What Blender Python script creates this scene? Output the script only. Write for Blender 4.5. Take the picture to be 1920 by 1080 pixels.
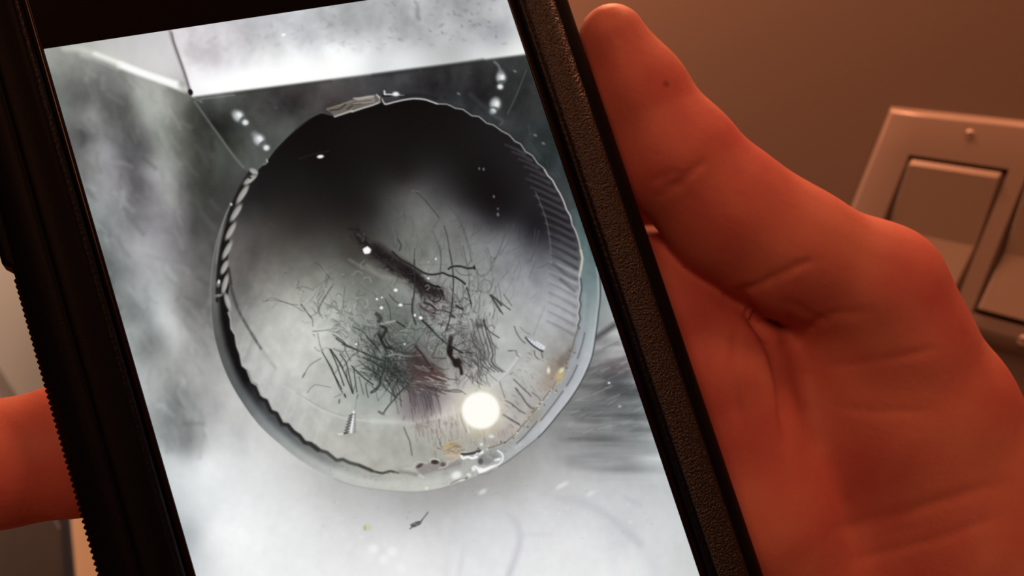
import bpy, bmesh, math
import numpy as np
from mathutils import Vector, Matrix

sc = bpy.context.scene
for o in list(bpy.data.objects): bpy.data.objects.remove(o)
COL = sc.collection

# ------------------------------------------------------------------ camera, light, exposure
# working frame "c": millimetres from the lens, x right, y down, z forward; the wall gives the upright
FPX = 1800.0
Zc = np.array([.371, -.928, 0.]); Zc /= np.linalg.norm(Zc)            # world up
Xc = np.array([1., .397, -1.277]); Xc -= Zc*Xc.dot(Zc); Xc /= np.linalg.norm(Xc)   # along the wall
Yc = np.cross(Zc, Xc)                                                 # into the wall
CAM = np.array([0., -.449, 1.25])
R3 = np.stack([Xc, Yc, Zc])                                           # c -> world rotation
def c2w(p): return (np.asarray(p, float)*.001)@R3.T+CAM
def w2c(p): return (np.asarray(p, float)-CAM)@R3*1000.
def pix(x, y, z): return np.array([(x-960)/FPX*z, (y-540)/FPX*z, z])

cam = bpy.data.cameras.new('camera'); camo = bpy.data.objects.new('camera', cam); COL.objects.link(camo)
cam.sensor_width = 36.; cam.lens = 36.*FPX/1920.; cam.clip_start = .01; cam.clip_end = 50
M = Matrix.Identity(4)
for i in range(3):
    M[i][0] = R3[i][0]; M[i][1] = -R3[i][1]; M[i][2] = -R3[i][2]; M[i][3] = CAM[i]
camo.matrix_world = M
cam.dof.use_dof = True; cam.dof.focus_distance = .134; cam.dof.aperture_fstop = cam.lens/1.05
sc.camera = camo

w = bpy.data.worlds.new('room_air'); sc.world = w; w.use_nodes = True
w.node_tree.nodes['Background'].inputs[0].default_value = (.010, .0045, .0028, 1); w.node_tree.nodes['Background'].inputs[1].default_value = 1.
def area(name, loc, target, size, power, color):
    l = bpy.data.lights.new(name, 'AREA'); l.energy = power; l.color = color; l.shape = 'DISK'; l.size = size
    o = bpy.data.objects.new(name, l); COL.objects.link(o); o.location = loc
    o.rotation_euler = (Vector(target)-Vector(loc)).to_track_quat('-Z', 'Y').to_euler(); return o
WARM = (1., .355, .175)
area('ceiling_lamp_light', (.29, -.52, 2.30), (-.1, -.3, 1.25), .22, 3.2, WARM)
area('front_fill_light', (.8, -2.2, 1.85), (-.1, -.2, 1.25), .6, 12.5, WARM)  # unseen fill, added to brighten the hand from the front
area('wall_fill_light', (-.85, -.30, 1.62), (-.62, 0., 1.45), .15, 1.6, WARM)  # added unseen fill: lifts the wall's middle above its right end
area('grazing_fill_light', (-.75, -.12, 1.95), (-.4, -.05, 1.35), .12, 6.4, WARM)  # unseen fill added to graze the wall and the plate's upper slope
area('overhead_fill_light', (-.5, -.10, 2.36), (-.4, -.1, 1.3), .15, 6., WARM)  # added overhead fill, no fixture: picks out the plate's top slope
hall = area('hall_lamp_light', (-2.4, -.8, 1.7), (-1.75, 0., .85), .35, 13.5, (1., .74, .57)); hall.data.spread = 1.5
sc.view_settings.view_transform = 'Standard'; sc.view_settings.look = 'None'
sc.view_settings.exposure = 0.; sc.view_settings.gamma = 1.; sc.view_settings.use_curve_mapping = False

# ---- PAINT BEGIN
# The picture shown on the phone's display (a flat print on a screen that gives off its own light).
# It is computed here stroke by stroke on a canvas, then carried by the display panel.
PX0, PY0, PW, PH = 20, -80, 1420, 1640      # canvas: picture units

def paint_picture():
    rng = np.random.default_rng(7)
    H, Wd = PH, PW
    yy, xx = np.mgrid[0:H, 0:Wd].astype(np.float32)
    xx += PX0; yy += PY0
    def upsample(a, h, w):
        gy = np.linspace(0, a.shape[0]-1.001, h); gx = np.linspace(0, a.shape[1]-1.001, w)
        y0 = gy.astype(int); x0 = gx.astype(int)
        fy = (gy-y0); fx = (gx-x0)
        fy = (fy*fy*(3-2*fy)) if False else fy
        fy = fy[:, None]; fx = fx[None, :]
        if a.ndim == 3: fy = fy[..., None]; fx = fx[..., None]
        r0 = a[y0][:, x0]*(1-fx)+a[y0][:, x0+1]*fx
        r1 = a[y0+1][:, x0]*(1-fx)+a[y0+1][:, x0+1]*fx
        return (r0*(1-fy)+r1*fy).astype(np.float32)
    def blur(a, n):
        k = np.exp(-0.5*(np.arange(-3*n, 3*n+1)/n)**2); k /= k.sum()
        p = np.pad(a, ((3*n, 3*n), (3*n, 3*n)), mode='edge')
        p = sum(kk*p[i:i+a.shape[0], :] for i, kk in enumerate(k))
        return sum(kk*p[:, i:i+a.shape[1]] for i, kk in enumerate(k)).astype(np.float32)
    def noise(cx, cy=None, oct=3):
        cy = cy or cx
        out = np.zeros((H, Wd), np.float32); amp = 1.0
        for o in range(oct):
            a = rng.standard_normal((max(3, int(H/cy))+2, max(3, int(Wd/cx))+2)).astype(np.float32)
            a = blur(a, 1)*2.6
            out += amp*upsample(a, H, Wd); amp *= .6; cx /= 2; cy /= 2
            if min(cx, cy) < 1.5: break
        return out
    def sst(x, a, b):
        t = np.clip((x-a)/(b-a), 0, 1); return t*t*(3-2*t)
    def field(ctrl, step=6, c=22.):
        C = np.array([(p[0], p[1]) for p in ctrl], float)
        V = np.array([p[2] if isinstance(p[2], tuple) else (p[2],)*3 for p in ctrl], float)
        mean = V.mean(0)
        K = np.sqrt(((C[:, None]-C[None])**2).sum(-1)+c*c)
        A = np.block([[K, np.ones((len(C), 1))], [np.ones((1, len(C))), np.zeros((1, 1))]])
        sol = np.linalg.solve(A, np.vstack([V-mean, np.zeros((1, 3))]))
        gy = np.linspace(PY0, PY0+H, H//step+1); gx = np.linspace(PX0, PX0+Wd, Wd//step+1)
        G = np.stack(np.meshgrid(gx, gy), -1).reshape(-1, 2)
        D = np.sqrt(((G[:, None]-C[None])**2).sum(-1)+c*c)
        F = D@sol[:-1]+sol[-1]+mean
        return upsample(F.reshape(len(gy), len(gx), 3).astype(np.float32), H, Wd)
    def line_side(p, q):   # signed distance, + on the right of p->q when looking down the picture
        dx, dy = q[0]-p[0], q[1]-p[1]; L = math.hypot(dx, dy)
        return ((xx-p[0])*(-dy)+(yy-p[1])*dx)/L
    def mix(img, col, m):
        return img+(np.asarray(col, np.float32)-img)*m[..., None]
    # crop frames: (origin x, origin y, scale)
    FR = dict(p=(0, 0, 1.), a=(80, 40, 3.375), b=(340, 0, 3.375), c=(640, 0, 3.2727), d=(380, 280, 3.375), e=(680, 280, 3.2727),
              f=(380, 560, 3.375), g=(540, 420, 2.7), h=(680, 620, 3.), i=(240, 740, 3.176), j=(680, 820, 3.), k=(660, 160, 12.),
              l=(700, 460, 6.75), m=(600, 560, 4.908), n=(900, 560, 4.5), o=(700, 740, 6.), q=(400, 480, 3.858))
    def P(fr, pts):
        ox, oy, s = FR[fr]
        return np.array([(ox+x/s, oy+y/s) for x, y in pts], float)
    def smooth(pts, n=5):
        if len(pts) < 3: return pts
        p = np.vstack([2*pts[0]-pts[1], pts, 2*pts[-1]-pts[-2]])
        out = []
        for i in range(1, len(p)-2):
            for t in np.linspace(0, 1, n, endpoint=False):
                a, b, c_, d = p[i-1], p[i], p[i+1], p[i+2]
                out.append(.5*((2*b)+(c_-a)*t+(2*a-5*b+4*c_-d)*t*t+(-a+3*b-3*c_+d)*t**3))
        out.append(pts[-1]); return np.array(out)
    def stroke(img, pts, w, col, al=1., soft=.8, w2=None, sm=True):
        if sm: pts = smooth(np.asarray(pts, float))
        pts = np.asarray(pts, float); n = len(pts)-1
        w2 = w if w2 is None else w2
        R = max(w, w2)/2+soft+1.5
        x0 = int(max(0, pts[:, 0].min()-R-PX0)); x1 = int(min(Wd, pts[:, 0].max()+R-PX0+2))
        y0 = int(max(0, pts[:, 1].min()-R-PY0)); y1 = int(min(H, pts[:, 1].max()+R-PY0+2))
        if x1 <= x0 or y1 <= y0: return
        X = xx[y0:y1, x0:x1]; Y = yy[y0:y1, x0:x1]
        M = np.zeros_like(X)
        for i in range(n):
            ax, ay = pts[i]; bx, by = pts[i+1]
            dx, dy = bx-ax, by-ay; L2 = dx*dx+dy*dy+1e-9
            sx0 = int(max(0, min(ax, bx)-R-PX0-x0)); sx1 = int(max(ax, bx)+R-PX0-x0+2)
            sy0 = int(max(0, min(ay, by)-R-PY0-y0)); sy1 = int(max(ay, by)+R-PY0-y0+2)
            XX = X[sy0:sy1, sx0:sx1]; YY = Y[sy0:sy1, sx0:sx1]
            if XX.size == 0: continue
            t = np.clip(((XX-ax)*dx+(YY-ay)*dy)/L2, 0, 1)
            d = np.hypot(XX-ax-t*dx, YY-ay-t*dy)
            ww = w+(w2-w)*((i+.5)/n)
            hw = max(ww/2, .35)
            m = np.clip((hw+soft-d)/(2*soft), 0, 1)
            if ww < .7: m = m*(ww/.7)
            M[sy0:sy1, sx0:sx1] = np.maximum(M[sy0:sy1, sx0:sx1], m)
        reg = img[y0:y1, x0:x1]
        reg += (np.asarray(col, np.float32)-reg)*(M*al)[..., None]
    def blob(img, c, rx, ry, ang, col, al=1., soft=.5):
        R = max(rx, ry)*1.6+2
        x0 = int(max(0, c[0]-R-PX0)); x1 = int(min(Wd, c[0]+R-PX0)); y0 = int(max(0, c[1]-R-PY0)); y1 = int(min(H, c[1]+R-PY0))
        if x1 <= x0 or y1 <= y0: return
        X = xx[y0:y1, x0:x1]-c[0]; Y = yy[y0:y1, x0:x1]-c[1]
        ca, sa = math.cos(math.radians(ang)), math.sin(math.radians(ang))
        r = np.hypot((X*ca+Y*sa)/rx, (-X*sa+Y*ca)/ry)
        m = (1-sst(r, 1-soft, 1+soft))*al
        reg = img[y0:y1, x0:x1]
        reg += (np.asarray(col, np.float32)-reg)*m[..., None]
    def polymask(pts, soft=1.):
        pts = np.asarray(pts, float)
        x0 = int(max(0, pts[:, 0].min()-4-PX0)); x1 = int(min(Wd, pts[:, 0].max()+5-PX0)); y0 = int(max(0, pts[:, 1].min()-4-PY0)); y1 = int(min(H, pts[:, 1].max()+5-PY0))
        X = xx[y0:y1, x0:x1]; Y = yy[y0:y1, x0:x1]
        ins = np.zeros(X.shape, bool); D = np.full(X.shape, 1e9, np.float32)
        for i in range(len(pts)):
            ax, ay = pts[i]; bx, by = pts[(i+1) % len(pts)]
            dx, dy = bx-ax, by-ay
            t = np.clip(((X-ax)*dx+(Y-ay)*dy)/(dx*dx+dy*dy+1e-9), 0, 1)
            D = np.minimum(D, np.hypot(X-ax-t*dx, Y-ay-t*dy))
            c_ = ((ay > Y) != (by > Y))
            if dy: ins ^= c_ & (X < (bx-ax)*(Y-ay)/dy+ax)
        return (slice(y0, y1), slice(x0, x1)), np.clip(.5+np.where(ins, D, -D)/(2*soft), 0, 1)
    def fillpoly(img, pts, col, al=1., soft=1.):
        s, m = polymask(pts, soft)
        img[s] += (np.asarray(col, np.float32)-img[s])*(m*al)[..., None]

    # ---------- sheet metal around the pipe
    walls = [(100,110,(150,155,140)),(110,150,(125,130,120)),(160,140,(120,122,115)),(190,130,(125,125,120)),(230,150,(130,132,125)),(260,170,(168,170,160)),(300,180,(165,170,155)),(340,190,(118,122,108)),(120,210,(118,124,116)),(150,190,(105,108,102)),(200,200,(95,97,92)),(220,195,(92,94,88)),(170,220,(138,138,135)),(240,200,(105,108,100)),(280,220,(158,163,152)),(310,230,(142,148,134)),(340,230,(110,114,98)),(360,220,(72,74,63)),(380,260,(60,62,54)),(400,280,(68,72,64)),(430,290,(76,82,74)),(160,250,(98,98,98)),(180,280,(140,138,140)),(205,285,(142,140,146)),(250,250,(92,92,92)),(255,300,(95,93,98)),(300,300,(142,144,142)),(280,330,(147,147,152)),(340,300,(112,114,102)),(370,330,(68,70,62)),(200,330,(152,150,156)),(170,320,(130,130,130)),
        (180,400,(140,150,150)),(220,360,(152,152,157)),(262,340,(104,99,106)),(250,400,(120,118,125)),(300,350,(150,148,152)),(320,380,(142,137,142)),(360,360,(78,80,74)),(390,340,(58,60,53)),(385,440,(82,80,79)),(350,430,(100,95,97)),(340,480,(120,115,117)),(380,520,(108,106,102)),(390,580,(124,123,119)),(200,450,(130,138,138)),(220,500,(116,126,126)),(260,470,(168,168,175)),(300,460,(150,148,155)),(270,520,(160,165,168)),(240,560,(128,138,138)),(290,560,(172,180,182)),(260,590,(124,134,134)),(310,600,(190,195,195)),(330,640,(186,190,188)),(250,620,(150,160,158)),(290,640,(120,128,127)),(350,580,(125,124,120)),(360,650,(150,150,146)),(400,660,(160,160,156)),(280,690,(162,168,167)),(320,700,(148,152,148)),(380,700,(165,165,162)),(430,740,(192,191,186)),
        (290,760,(150,158,158)),(330,760,(120,128,128)),(320,790,(124,132,132)),(355,770,(145,150,148)),(310,830,(150,160,162)),(350,840,(140,147,147)),(370,800,(160,164,162)),(400,760,(175,177,175)),(450,760,(200,199,196)),(330,860,(185,194,196)),(380,860,(215,220,221)),(440,840,(205,209,208)),(500,840,(208,210,206)),(420,920,(226,232,235)),(350,960,(200,210,214)),(355,1000,(172,185,191)),(330,925,(200,210,214)),(400,1000,(233,238,240)),(450,1050,(239,243,244)),(375,1060,(205,212,216)),(520,900,(215,218,217)),(560,900,(205,206,203)),(600,960,(212,213,212)),(560,1000,(228,230,231)),(520,1060,(239,241,242)),(640,930,(188,188,186)),(700,950,(193,192,192)),(760,940,(176,175,174)),(820,940,(170,169,168)),(680,1000,(215,214,215)),(760,1020,(222,222,224)),(700,1070,(232,232,234)),(880,920,(166,164,161)),(900,960,(195,196,198)),(960,900,(170,169,166)),(960,1000,(215,216,219)),(1000,950,(205,206,209)),(860,1060,(226,227,230)),(1040,1060,(229,230,232)),(1100,1000,(222,223,226)),(1080,950,(202,203,207)),(1160,1000,(206,208,213)),(1100,900,(188,189,191)),(1040,880,(178,177,177)),(1160,900,(182,186,189)),(1220,920,(190,196,198)),(1240,980,(206,210,213)),(1280,1060,(205,210,210)),(1180,1060,(226,227,230)),(1130,860,(148,150,152)),(1080,840,(150,150,151)),(1180,860,(142,146,149)),(1215,860,(162,170,172)),(1060,800,(140,141,143)),(1120,790,(128,129,131)),(1180,790,(122,129,131)),(1130,740,(112,112,112)),(1180,740,(98,105,108)),(1150,700,(108,104,106)),(1120,690,(135,133,133)),(1155,665,(165,160,160)),(1130,645,(150,150,150)),(1140,600,(150,160,160)),
        (1200,1160,(225,228,230)),(800,1160,(236,236,238)),(400,1160,(236,240,242)),(500,1500,(232,236,238)),(1000,1300,(230,232,235)),(1250,1250,(220,224,227)),(750,1400,(234,236,238)),(1110,520,(125,145,148)),(1105,470,(88,113,116)),(1095,430,(63,83,86)),(1080,380,(52,67,69)),(1060,320,(46,58,60)),(1030,260,(40,50,52)),(1000,200,(36,40,40)),(980,140,(44,47,47))]
    def calm(a, k): g_ = a.mean(-1, keepdims=True); return g_+(a-g_)*k
    img = calm(field(walls), .55)
    n1 = noise(34, 60, 4); n2 = noise(12, 16, 3); n3 = noise(4, 4, 1)
    lowm = sst(yy, 760, 900)
    img += (n1*4.5*(1-.85*lowm)+n2*4.*(1-.75*lowm)+n3*1.4)[..., None]*sst(img.mean(-1), 25, 110)[..., None]
    # streaky grime at the right under the collar
    st = noise(70, 7, 3)
    g = sst(xx, 1030, 1090)*sst(yy, 600, 640)*(1-sst(yy, 830, 930))
    img += (st*17*g)[..., None]
    for pts, w, c_, al in [(P('n',[(985,325),(1060,275),(1130,225)]),9,(62,60,62),.85),(P('n',[(930,490),(1040,430),(1170,380)]),3,(105,105,106),.5),(P('n',[(900,600),(1000,565),(1120,540),(1220,500)]),6,(95,92,93),.6),
                           (P('n',[(930,590),(1060,580),(1250,590)]),26,(92,90,92),.45),(P('n',[(1060,740),(1150,700),(1240,650)]),10,(80,86,90),.7),(P('n',[(1080,790),(1180,760),(1260,730)]),8,(72,78,82),.7),(P('n',[(980,870),(1080,850),(1180,800)]),4,(95,98,100),.6),(P('n',[(760,920),(950,890),(1150,880),(1330,870)]),5,(118,122,124),.5),(P('n',[(1080,900),(1180,860),(1290,840)]),7,(90,95,98),.5),
                           (P('p',[(1150,690),(1172,688)]),24,(88,78,80),.6),(P('n',[(700,1000),(900,960),(1300,950)]),7,(135,138,140),.4),(P('p',[(1070,862),(1140,850),(1225,845)]),16,(135,138,141),.5)]:
        stroke(img, pts, w, c_, al, soft=w*.45+1)
    for k in range(150):
        x = rng.uniform(1060, 1200); y = rng.uniform(650, 830)
        L = rng.uniform(8, 40); a = math.radians(-18+rng.normal(0, 9)); v = rng.uniform(60, 200)
        stroke(img, [(x, y), (x+L*math.cos(a), y+L*math.sin(a))], rng.uniform(1, 3), (v, v+2, v+4), rng.uniform(.12, .4), soft=1.4, sm=False)
    blob(img, (1142, 718), 2.5, 2, 0, (215, 220, 222)); blob(img, (1162, 762), 3, 2.5, 0, (165, 170, 172))
    # left wall mottling, faint long scratches
    for k in range(260):
        x = rng.uniform(150, 400); y = rng.uniform(120, 830); L = rng.uniform(12, 46); a = math.radians(60+rng.normal(0, 22))
        v = rng.choice([-1, 1])*rng.uniform(14, 34)
        base = img[int(np.clip(y-PY0, 0, H-1)), int(np.clip(x-PX0, 0, Wd-1))]
        stroke(img, [(x, y), (x+L*.5*math.cos(a)+rng.normal(0, 3), y+L*.5*math.sin(a)), (x+L*math.cos(a), y+L*math.sin(a))], rng.uniform(3, 9), base+v, .3, soft=4)
    stroke(img, [(268, 175), (290, 215), (303, 260), (312, 320), (318, 380)], 22, (166, 172, 160), .55, 16, w2=8)
    stroke(img, [(362, 215), (374, 260), (372, 310), (366, 380), (372, 440)], 18, (60, 63, 56), .5, 16)
    stroke(img, [(398, 250), (412, 290), (404, 340)], 12, (88, 96, 86), .4, 10)
    # ripples on the bright floor
    for pts, w, c_, al in [(P('j',[(740,385),(820,430),(870,490),(885,570),(865,660),(820,780)]),11,(196,196,203),.75),(P('j',[(1100,340),(1250,370),(1380,440),(1450,500),(1560,600)]),13,(188,188,195),.6),(P('j',[(540,500),(570,560),(560,680),(540,770)]),9,(208,208,212),.5),(P('j',[(900,550),(1060,545)]),8,(205,205,210),.4),(P('j',[(1600,640),(1660,780)]),20,(205,205,212),.4),(P('j',[(1480,340),(1560,380)]),9,(185,186,192),.5),(P('j',[(470,480),(480,640),(470,780)]),12,(212,212,216),.4)]:
        stroke(img, pts, w, c_, al, soft=w*.55)
    for k in range(45):
        x = rng.uniform(600, 1230); y = rng.uniform(900, 1010); v = rng.choice([-16, 12])
        base = img[int(y-PY0), int(x-PX0)]
        blob(img, (x, y), rng.uniform(1.5, 5), rng.uniform(1, 3), rng.uniform(-40, 0), base+v, .5, .6)
    for c_ in [(905, 922), (1050, 912), (1058, 908), (1108, 925)]: blob(img, c_, 8, 4, -30, (220, 222, 224), .7, .7)
    for x, y in [(700, 1030), (720, 1050), (735, 1035), (752, 1066)]: blob(img, (x, y), 9, 9, 0, (243, 240, 241), .8, .7)
    blob(img, (690, 988), 7, 7, 0, (205, 203, 170), .9, .6); blob(img, (684, 990), 3, 5, 0, (180, 176, 140), .8, .6)
    # scrap lying on the floor
    stroke(img, P('j',[(265,515),(290,500),(322,488),(335,465),(367,422)]), 1.6, (70, 72, 70), .95)
    fillpoly(img, P('j',[(268,490),(300,474),(325,472),(320,490),(295,505),(272,505)]), (82, 84, 80), .9)
    stroke(img, P('j',[(285,482),(310,494)]), 1.6, (150, 150, 146), .7); stroke(img, P('j',[(335,462),(330,470),(310,476)]), 1.4, (60, 60, 60), .9)

    # dark panel behind the pipe at the top
    dk = [(390,195,(75,80,76)),(420,190,(88,93,88)),(450,200,(75,78,72)),(480,180,(65,66,64)),(560,180,(58,54,54)),(620,175,(74,68,68)),(660,170,(70,68,68)),(520,220,(65,67,66)),(430,240,(52,57,53)),(480,260,(75,80,76)),(470,300,(84,90,84)),(440,275,(68,72,66)),(400,225,(48,50,47)),(550,200,(46,44,45)),(560,230,(70,74,72)),(520,260,(72,76,72)),(700,160,(62,62,66)),(760,150,(55,55,58)),(820,130,(42,43,45)),(820,165,(30,30,34)),(880,130,(46,48,50)),(880,180,(34,34,38)),(900,215,(50,54,56)),(960,140,(50,54,54)),(1000,200,(36,40,40)),(1040,280,(42,52,54)),(1060,320,(46,58,60)),(980,240,(40,46,48)),(1020,250,(38,47,48)),(860,190,(46,50,54)),(640,200,(58,52,50))]
    dkf = calm(field(dk), .8)+(n2*5+n1*5+n3*1.2)[..., None]
    e_top = line_side((360, 183), (978, 104))                 # + is below the bright panel's lower edge
    crease = line_side((362, 186), (462, 322))                # + is below/left of the crease
    m_d = sst(e_top, -1.5, 3)*np.where(xx < 480, 1-sst(crease, -1.5, 1.5), 1)*(1-sst(yy, 310, 340))
    img = mix(img, dkf, m_d)
    stroke(img, [(365, 190), (388, 223), (410, 253), (432, 284), (456, 314)], 3, (128, 134, 124), .7, 2.5)
    # dark soft fold left of the crease
    # bright top panel
    tp = [(350,70,(216,206,213)),(400,70,(215,206,215)),(370,100,(210,200,208)),(395,112,(200,190,200)),(500,60,(195,195,203)),(460,85,(216,212,220)),(560,60,(190,195,203)),(540,80,(205,210,215)),(620,40,(178,183,188)),(650,60,(185,188,192)),(380,150,(252,250,254)),(480,125,255),(560,122,255),(640,104,(247,250,252)),(640,130,255),(420,135,(244,240,246)),(440,110,(225,220,228)),(700,40,(174,177,180)),(720,80,(202,205,208)),(680,118,(240,244,247)),(760,60,(170,175,178)),(800,30,(175,178,182)),(800,90,(192,197,200)),(760,108,(220,225,228)),(860,40,(164,169,173)),(880,80,(186,191,196)),(930,30,(186,191,196)),(940,70,(174,181,187)),(900,98,(208,211,213)),(960,88,(218,221,221)),(850,112,(190,192,192)),(380,172,(250,250,252)),(560,150,255),(700,130,(225,228,230)),(900,20,(170,175,180)),(400,40,(212,204,212)),(560,30,(196,202,208)),(640,10,(182,188,192)),(700,0,(176,181,186)),(800,-20,(178,183,189)),(940,-40,(188,192,198))]
    tpf = calm(field(tp), .5)+(n2*6+n1*4+noise(7, 7, 2)*3.5)[..., None]*sst(-e_top, 20, 60)[..., None]
    m_t = (1-sst(e_top, -4, 2.5))*sst(line_side((320, 58), (359, 180)), -1, 1.5)[...]
    left_of = line_side((320, 58), (359, 180))
    m_t = (1-sst(e_top, -5, 3))*(1-sst(left_of, -1.5, 1.5))
    img = mix(img, np.clip(tpf, 0, 255), m_t)
    for k in range(120):
        x = rng.uniform(600, 965); y = rng.uniform(-30, 95)
        if (y-183)+(x-360)*.128 > -25: continue
        v = -rng.uniform(8, 34); base = img[int(y-PY0), int(x-PX0)]
        blob(img, (x, y), rng.uniform(1.2, 6), rng.uniform(1, 3), rng.uniform(-40, 60), base+v, .6, 1.)
    for k in range(40):
        x = rng.uniform(345, 640); y = 92+(x-360)*-.128+rng.uniform(-25, 22); base = img[int(y-PY0), int(x-PX0)]
        blob(img, (x, y), rng.uniform(3, 9), rng.uniform(2, 5), rng.uniform(0, 180), base-rng.uniform(5, 18), .6, .8)
    stroke(img, P('c',[(452,10),(470,40),(468,90),(480,120)]), 4, (128, 132, 135), .7, 3)
    stroke(img, P('c',[(460,60),(472,110)]), 9, (140, 143, 146), .5, 5)
    for x, y in [(800,85),(700,90),(690,75),(790,130),(905,135),(950,225),(850,150),(740,160),(620,200),(545,190)]:
        p_ = P('c', [(x, y)])[0]; blob(img, p_, 3.5, 2, rng.uniform(0, 90), (128, 132, 136), .6, .7)
    blob(img, P('b', [(648, 220)])[0], 4, 2.5, -15, (252, 252, 253))
    # shadow line under the bright panel's edge
    stroke(img, [(700, 142), (780, 131), (850, 122), (905, 113)], 5, (30, 31, 33), .55, 4)
    stroke(img, [(440, 176), (520, 165), (620, 152)], 3, (44, 44, 42), .5, 3)
    # left sub-panel at the top
    lp = [(90,95,(150,155,140)),(170,84,(186,186,180)),(240,85,(198,196,195)),(300,80,(207,205,206)),(280,120,(212,210,209)),(330,130,(206,204,204)),(345,160,(190,188,186)),(130,92,(176,178,166)),(220,110,(205,204,200))]
    lpf = field(lp)+(n2*2)[..., None]
    stk = line_side((140, 92), (350, 176))
    m_l = (1-sst(stk, -6, 4))*sst(left_of, -1.5, 1.5)*(1-sst(yy, 200, 220))
    img = mix(img, lpf, m_l)
    stroke(img, [(120, 90), (150, 94), (185, 103), (225, 119)], 9, (214, 216, 206), .7, 6)
    stroke(img, [(178, 101), (225, 119), (270, 137), (310, 152), (347, 168)], 5, (255, 255, 250), .96, 4.5, w2=9)
    stroke(img, [(225, 122), (270, 139), (330, 158)], 12, (255, 255, 253), .9, 4)
    stroke(img, [(155, 103), (190, 112), (220, 126)], 8, (205, 207, 195), .6, 6)
    stroke(img, [(317, 50), (322, 70), (331, 96), (344, 132), (355, 168)], 7, (150, 144, 147), .8, 2.5)
    stroke(img, [(322, 62), (326, 80), (335, 106), (347, 140), (357, 172)], 2.5, (92, 82, 88), .75, 1.5)
    blob(img, (357, 173), 4.5, 6, -20, (12, 10, 18), 1, .35)
    stroke(img, [(340, 160), (347, 172), (352, 182)], 9, (118, 120, 110), .5, 6)
    stroke(img, [(364, 184), (378, 192), (374, 186), (440, 178)], 2, (150, 155, 150), .6, 2, sm=False)

    # ---------- collar and pipe rim as curves round the centre
    CX, CY = 757., 540.
    ang = np.arctan2(yy-CY, xx-CX); rad = np.hypot(xx-CX, yy-CY)
    def polar(pts, n=2048, sm=0):
        pts = np.asarray(pts, float); a = np.arctan2(pts[:, 1]-CY, pts[:, 0]-CX); r = np.hypot(pts[:, 0]-CX, pts[:, 1]-CY)
        o = np.argsort(a); a = a[o]; r = r[o]
        A = np.concatenate([a-2*np.pi, a, a+2*np.pi]); R = np.concatenate([r, r, r])
        t = np.linspace(-np.pi, np.pi, n); v = np.interp(t, A, R)
        if sm:
            k = np.hanning(2*sm+1); k /= k.sum(); v = np.convolve(np.concatenate([v[-sm-1:-1], v, v[1:sm+1]]), k, 'valid')
        return lambda q: np.interp(q, t, v)
    inner_pts = [(721,196),(747,189.5),(774.5,185),(799,187),(820,195),(838.6,195.6),(854,203),(867.6,205),(884.5,217),(898,218.5),(912,230.7),(925.7,234.7),(941,246),(954.7,253),(965.4,265),(976,270),(985,284),(998.5,292),(1007.5,306),(1019,315),(1027,329),(1036,338),(1043.6,353),(1049.7,362.5),(1057,378),(1062,393),(1069.6,405),(1072.6,420.6),(1078.8,432.8),(1085,451),(1088,466),(1092,484.7),(1088.8,506),(1085.8,521),(1088,539.7),(1084,561),(1086.7,571),(1083,586.7),(1085.6,597.8),(1081,609),(1084,615.6),(1077.8,633),(1072,655.6),(1066.7,666.7),(1062,684),(1059,693),(1044,713),(1038,724),(1024,742),(1015.6,753),(1000,773),(993,782),(980,797),(966.7,813),(950,828),(933,835),(908,841.7),(891.7,846.7),(861.7,851.7),(855,860),(841.7,865),(836,872),(822,871),(812,862),(800,868),(783,867.5),(775,876.7),(763,878),(746.7,884),(731.7,881.7),(716.7,886),(700,881.7),(694,878.5),(673,869.6),(655.6,865),(643.7,859),(632,860.7),(614,846),(599,841.5),(584.4,829.6),(572.6,826.7),(563.7,814.8),(552,807),(541.5,794),(531,792.6),(520.7,773),(510,769),(501.5,749.6),(491,745),(482,723),(472,717),(463,693),(454,686),(449.6,663.7),(443.7,649),(440.7,628),(433,616),(432,598.5),(428,586.7),(430,569),(427,556),(430,535),(427,505),(427,484),(433,458),(429,449),(441,425),(436,413),(451,392.6),(449.6,382),(464.4,360),(463,346.7),(480.7,330),(482,321.5),(501.5,302),(515,281.5),(532.6,263.7),(553,243),(577,223.7),(600,212),(628,219),(660,209.6),(681,202.5),(697.5,197.5),(712,192)]
    outer_pts = [(395,547),(397.8,502),(403.7,463.7),(412.6,431),(430,389.6),(451,345),(500,290),(560,232),(640,190),(757,178),(850,190),(960,245),(1040,320),(1090,400),(1117,470),(1125,520),(1125.6,560),(1122,589),(1116.7,630),(1110,670),(1093,710),(1073,743),(1046.7,776.7),(1013,816.7),(980,843),(946.7,868),(920,883),(886.7,895),(853,906.7),(820,916.7),(780,921.7),(730,919),(699.7,916),(665,910),(618,893),(570.6,868),(523,831),(485.6,796.7),(460,762),(439,729),(424,699),(409.6,658),(400.7,619),(396,575)]
    rin = polar(inner_pts); rinS = polar(inner_pts, sm=50); rout = polar(outer_pts, sm=14)
    RI = rin(ang); RS = rinS(ang); RO = rout(ang)
    # collar
    # angle control: fraction 0 (pipe) .. 1 (outer edge)
    deg = np.degrees(ang)
    def ring(tab):
        a = np.array([t[0] for t in tab], float); v = np.array([t[1] for t in tab], float)
        A = np.concatenate([a-360, a, a+360]); o = np.argsort(A)
        return np.stack([np.interp(deg, A[o], np.tile(v, (3, 1))[o][:, c_]) for c_ in range(v.shape[1])], -1).astype(np.float32)
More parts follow.
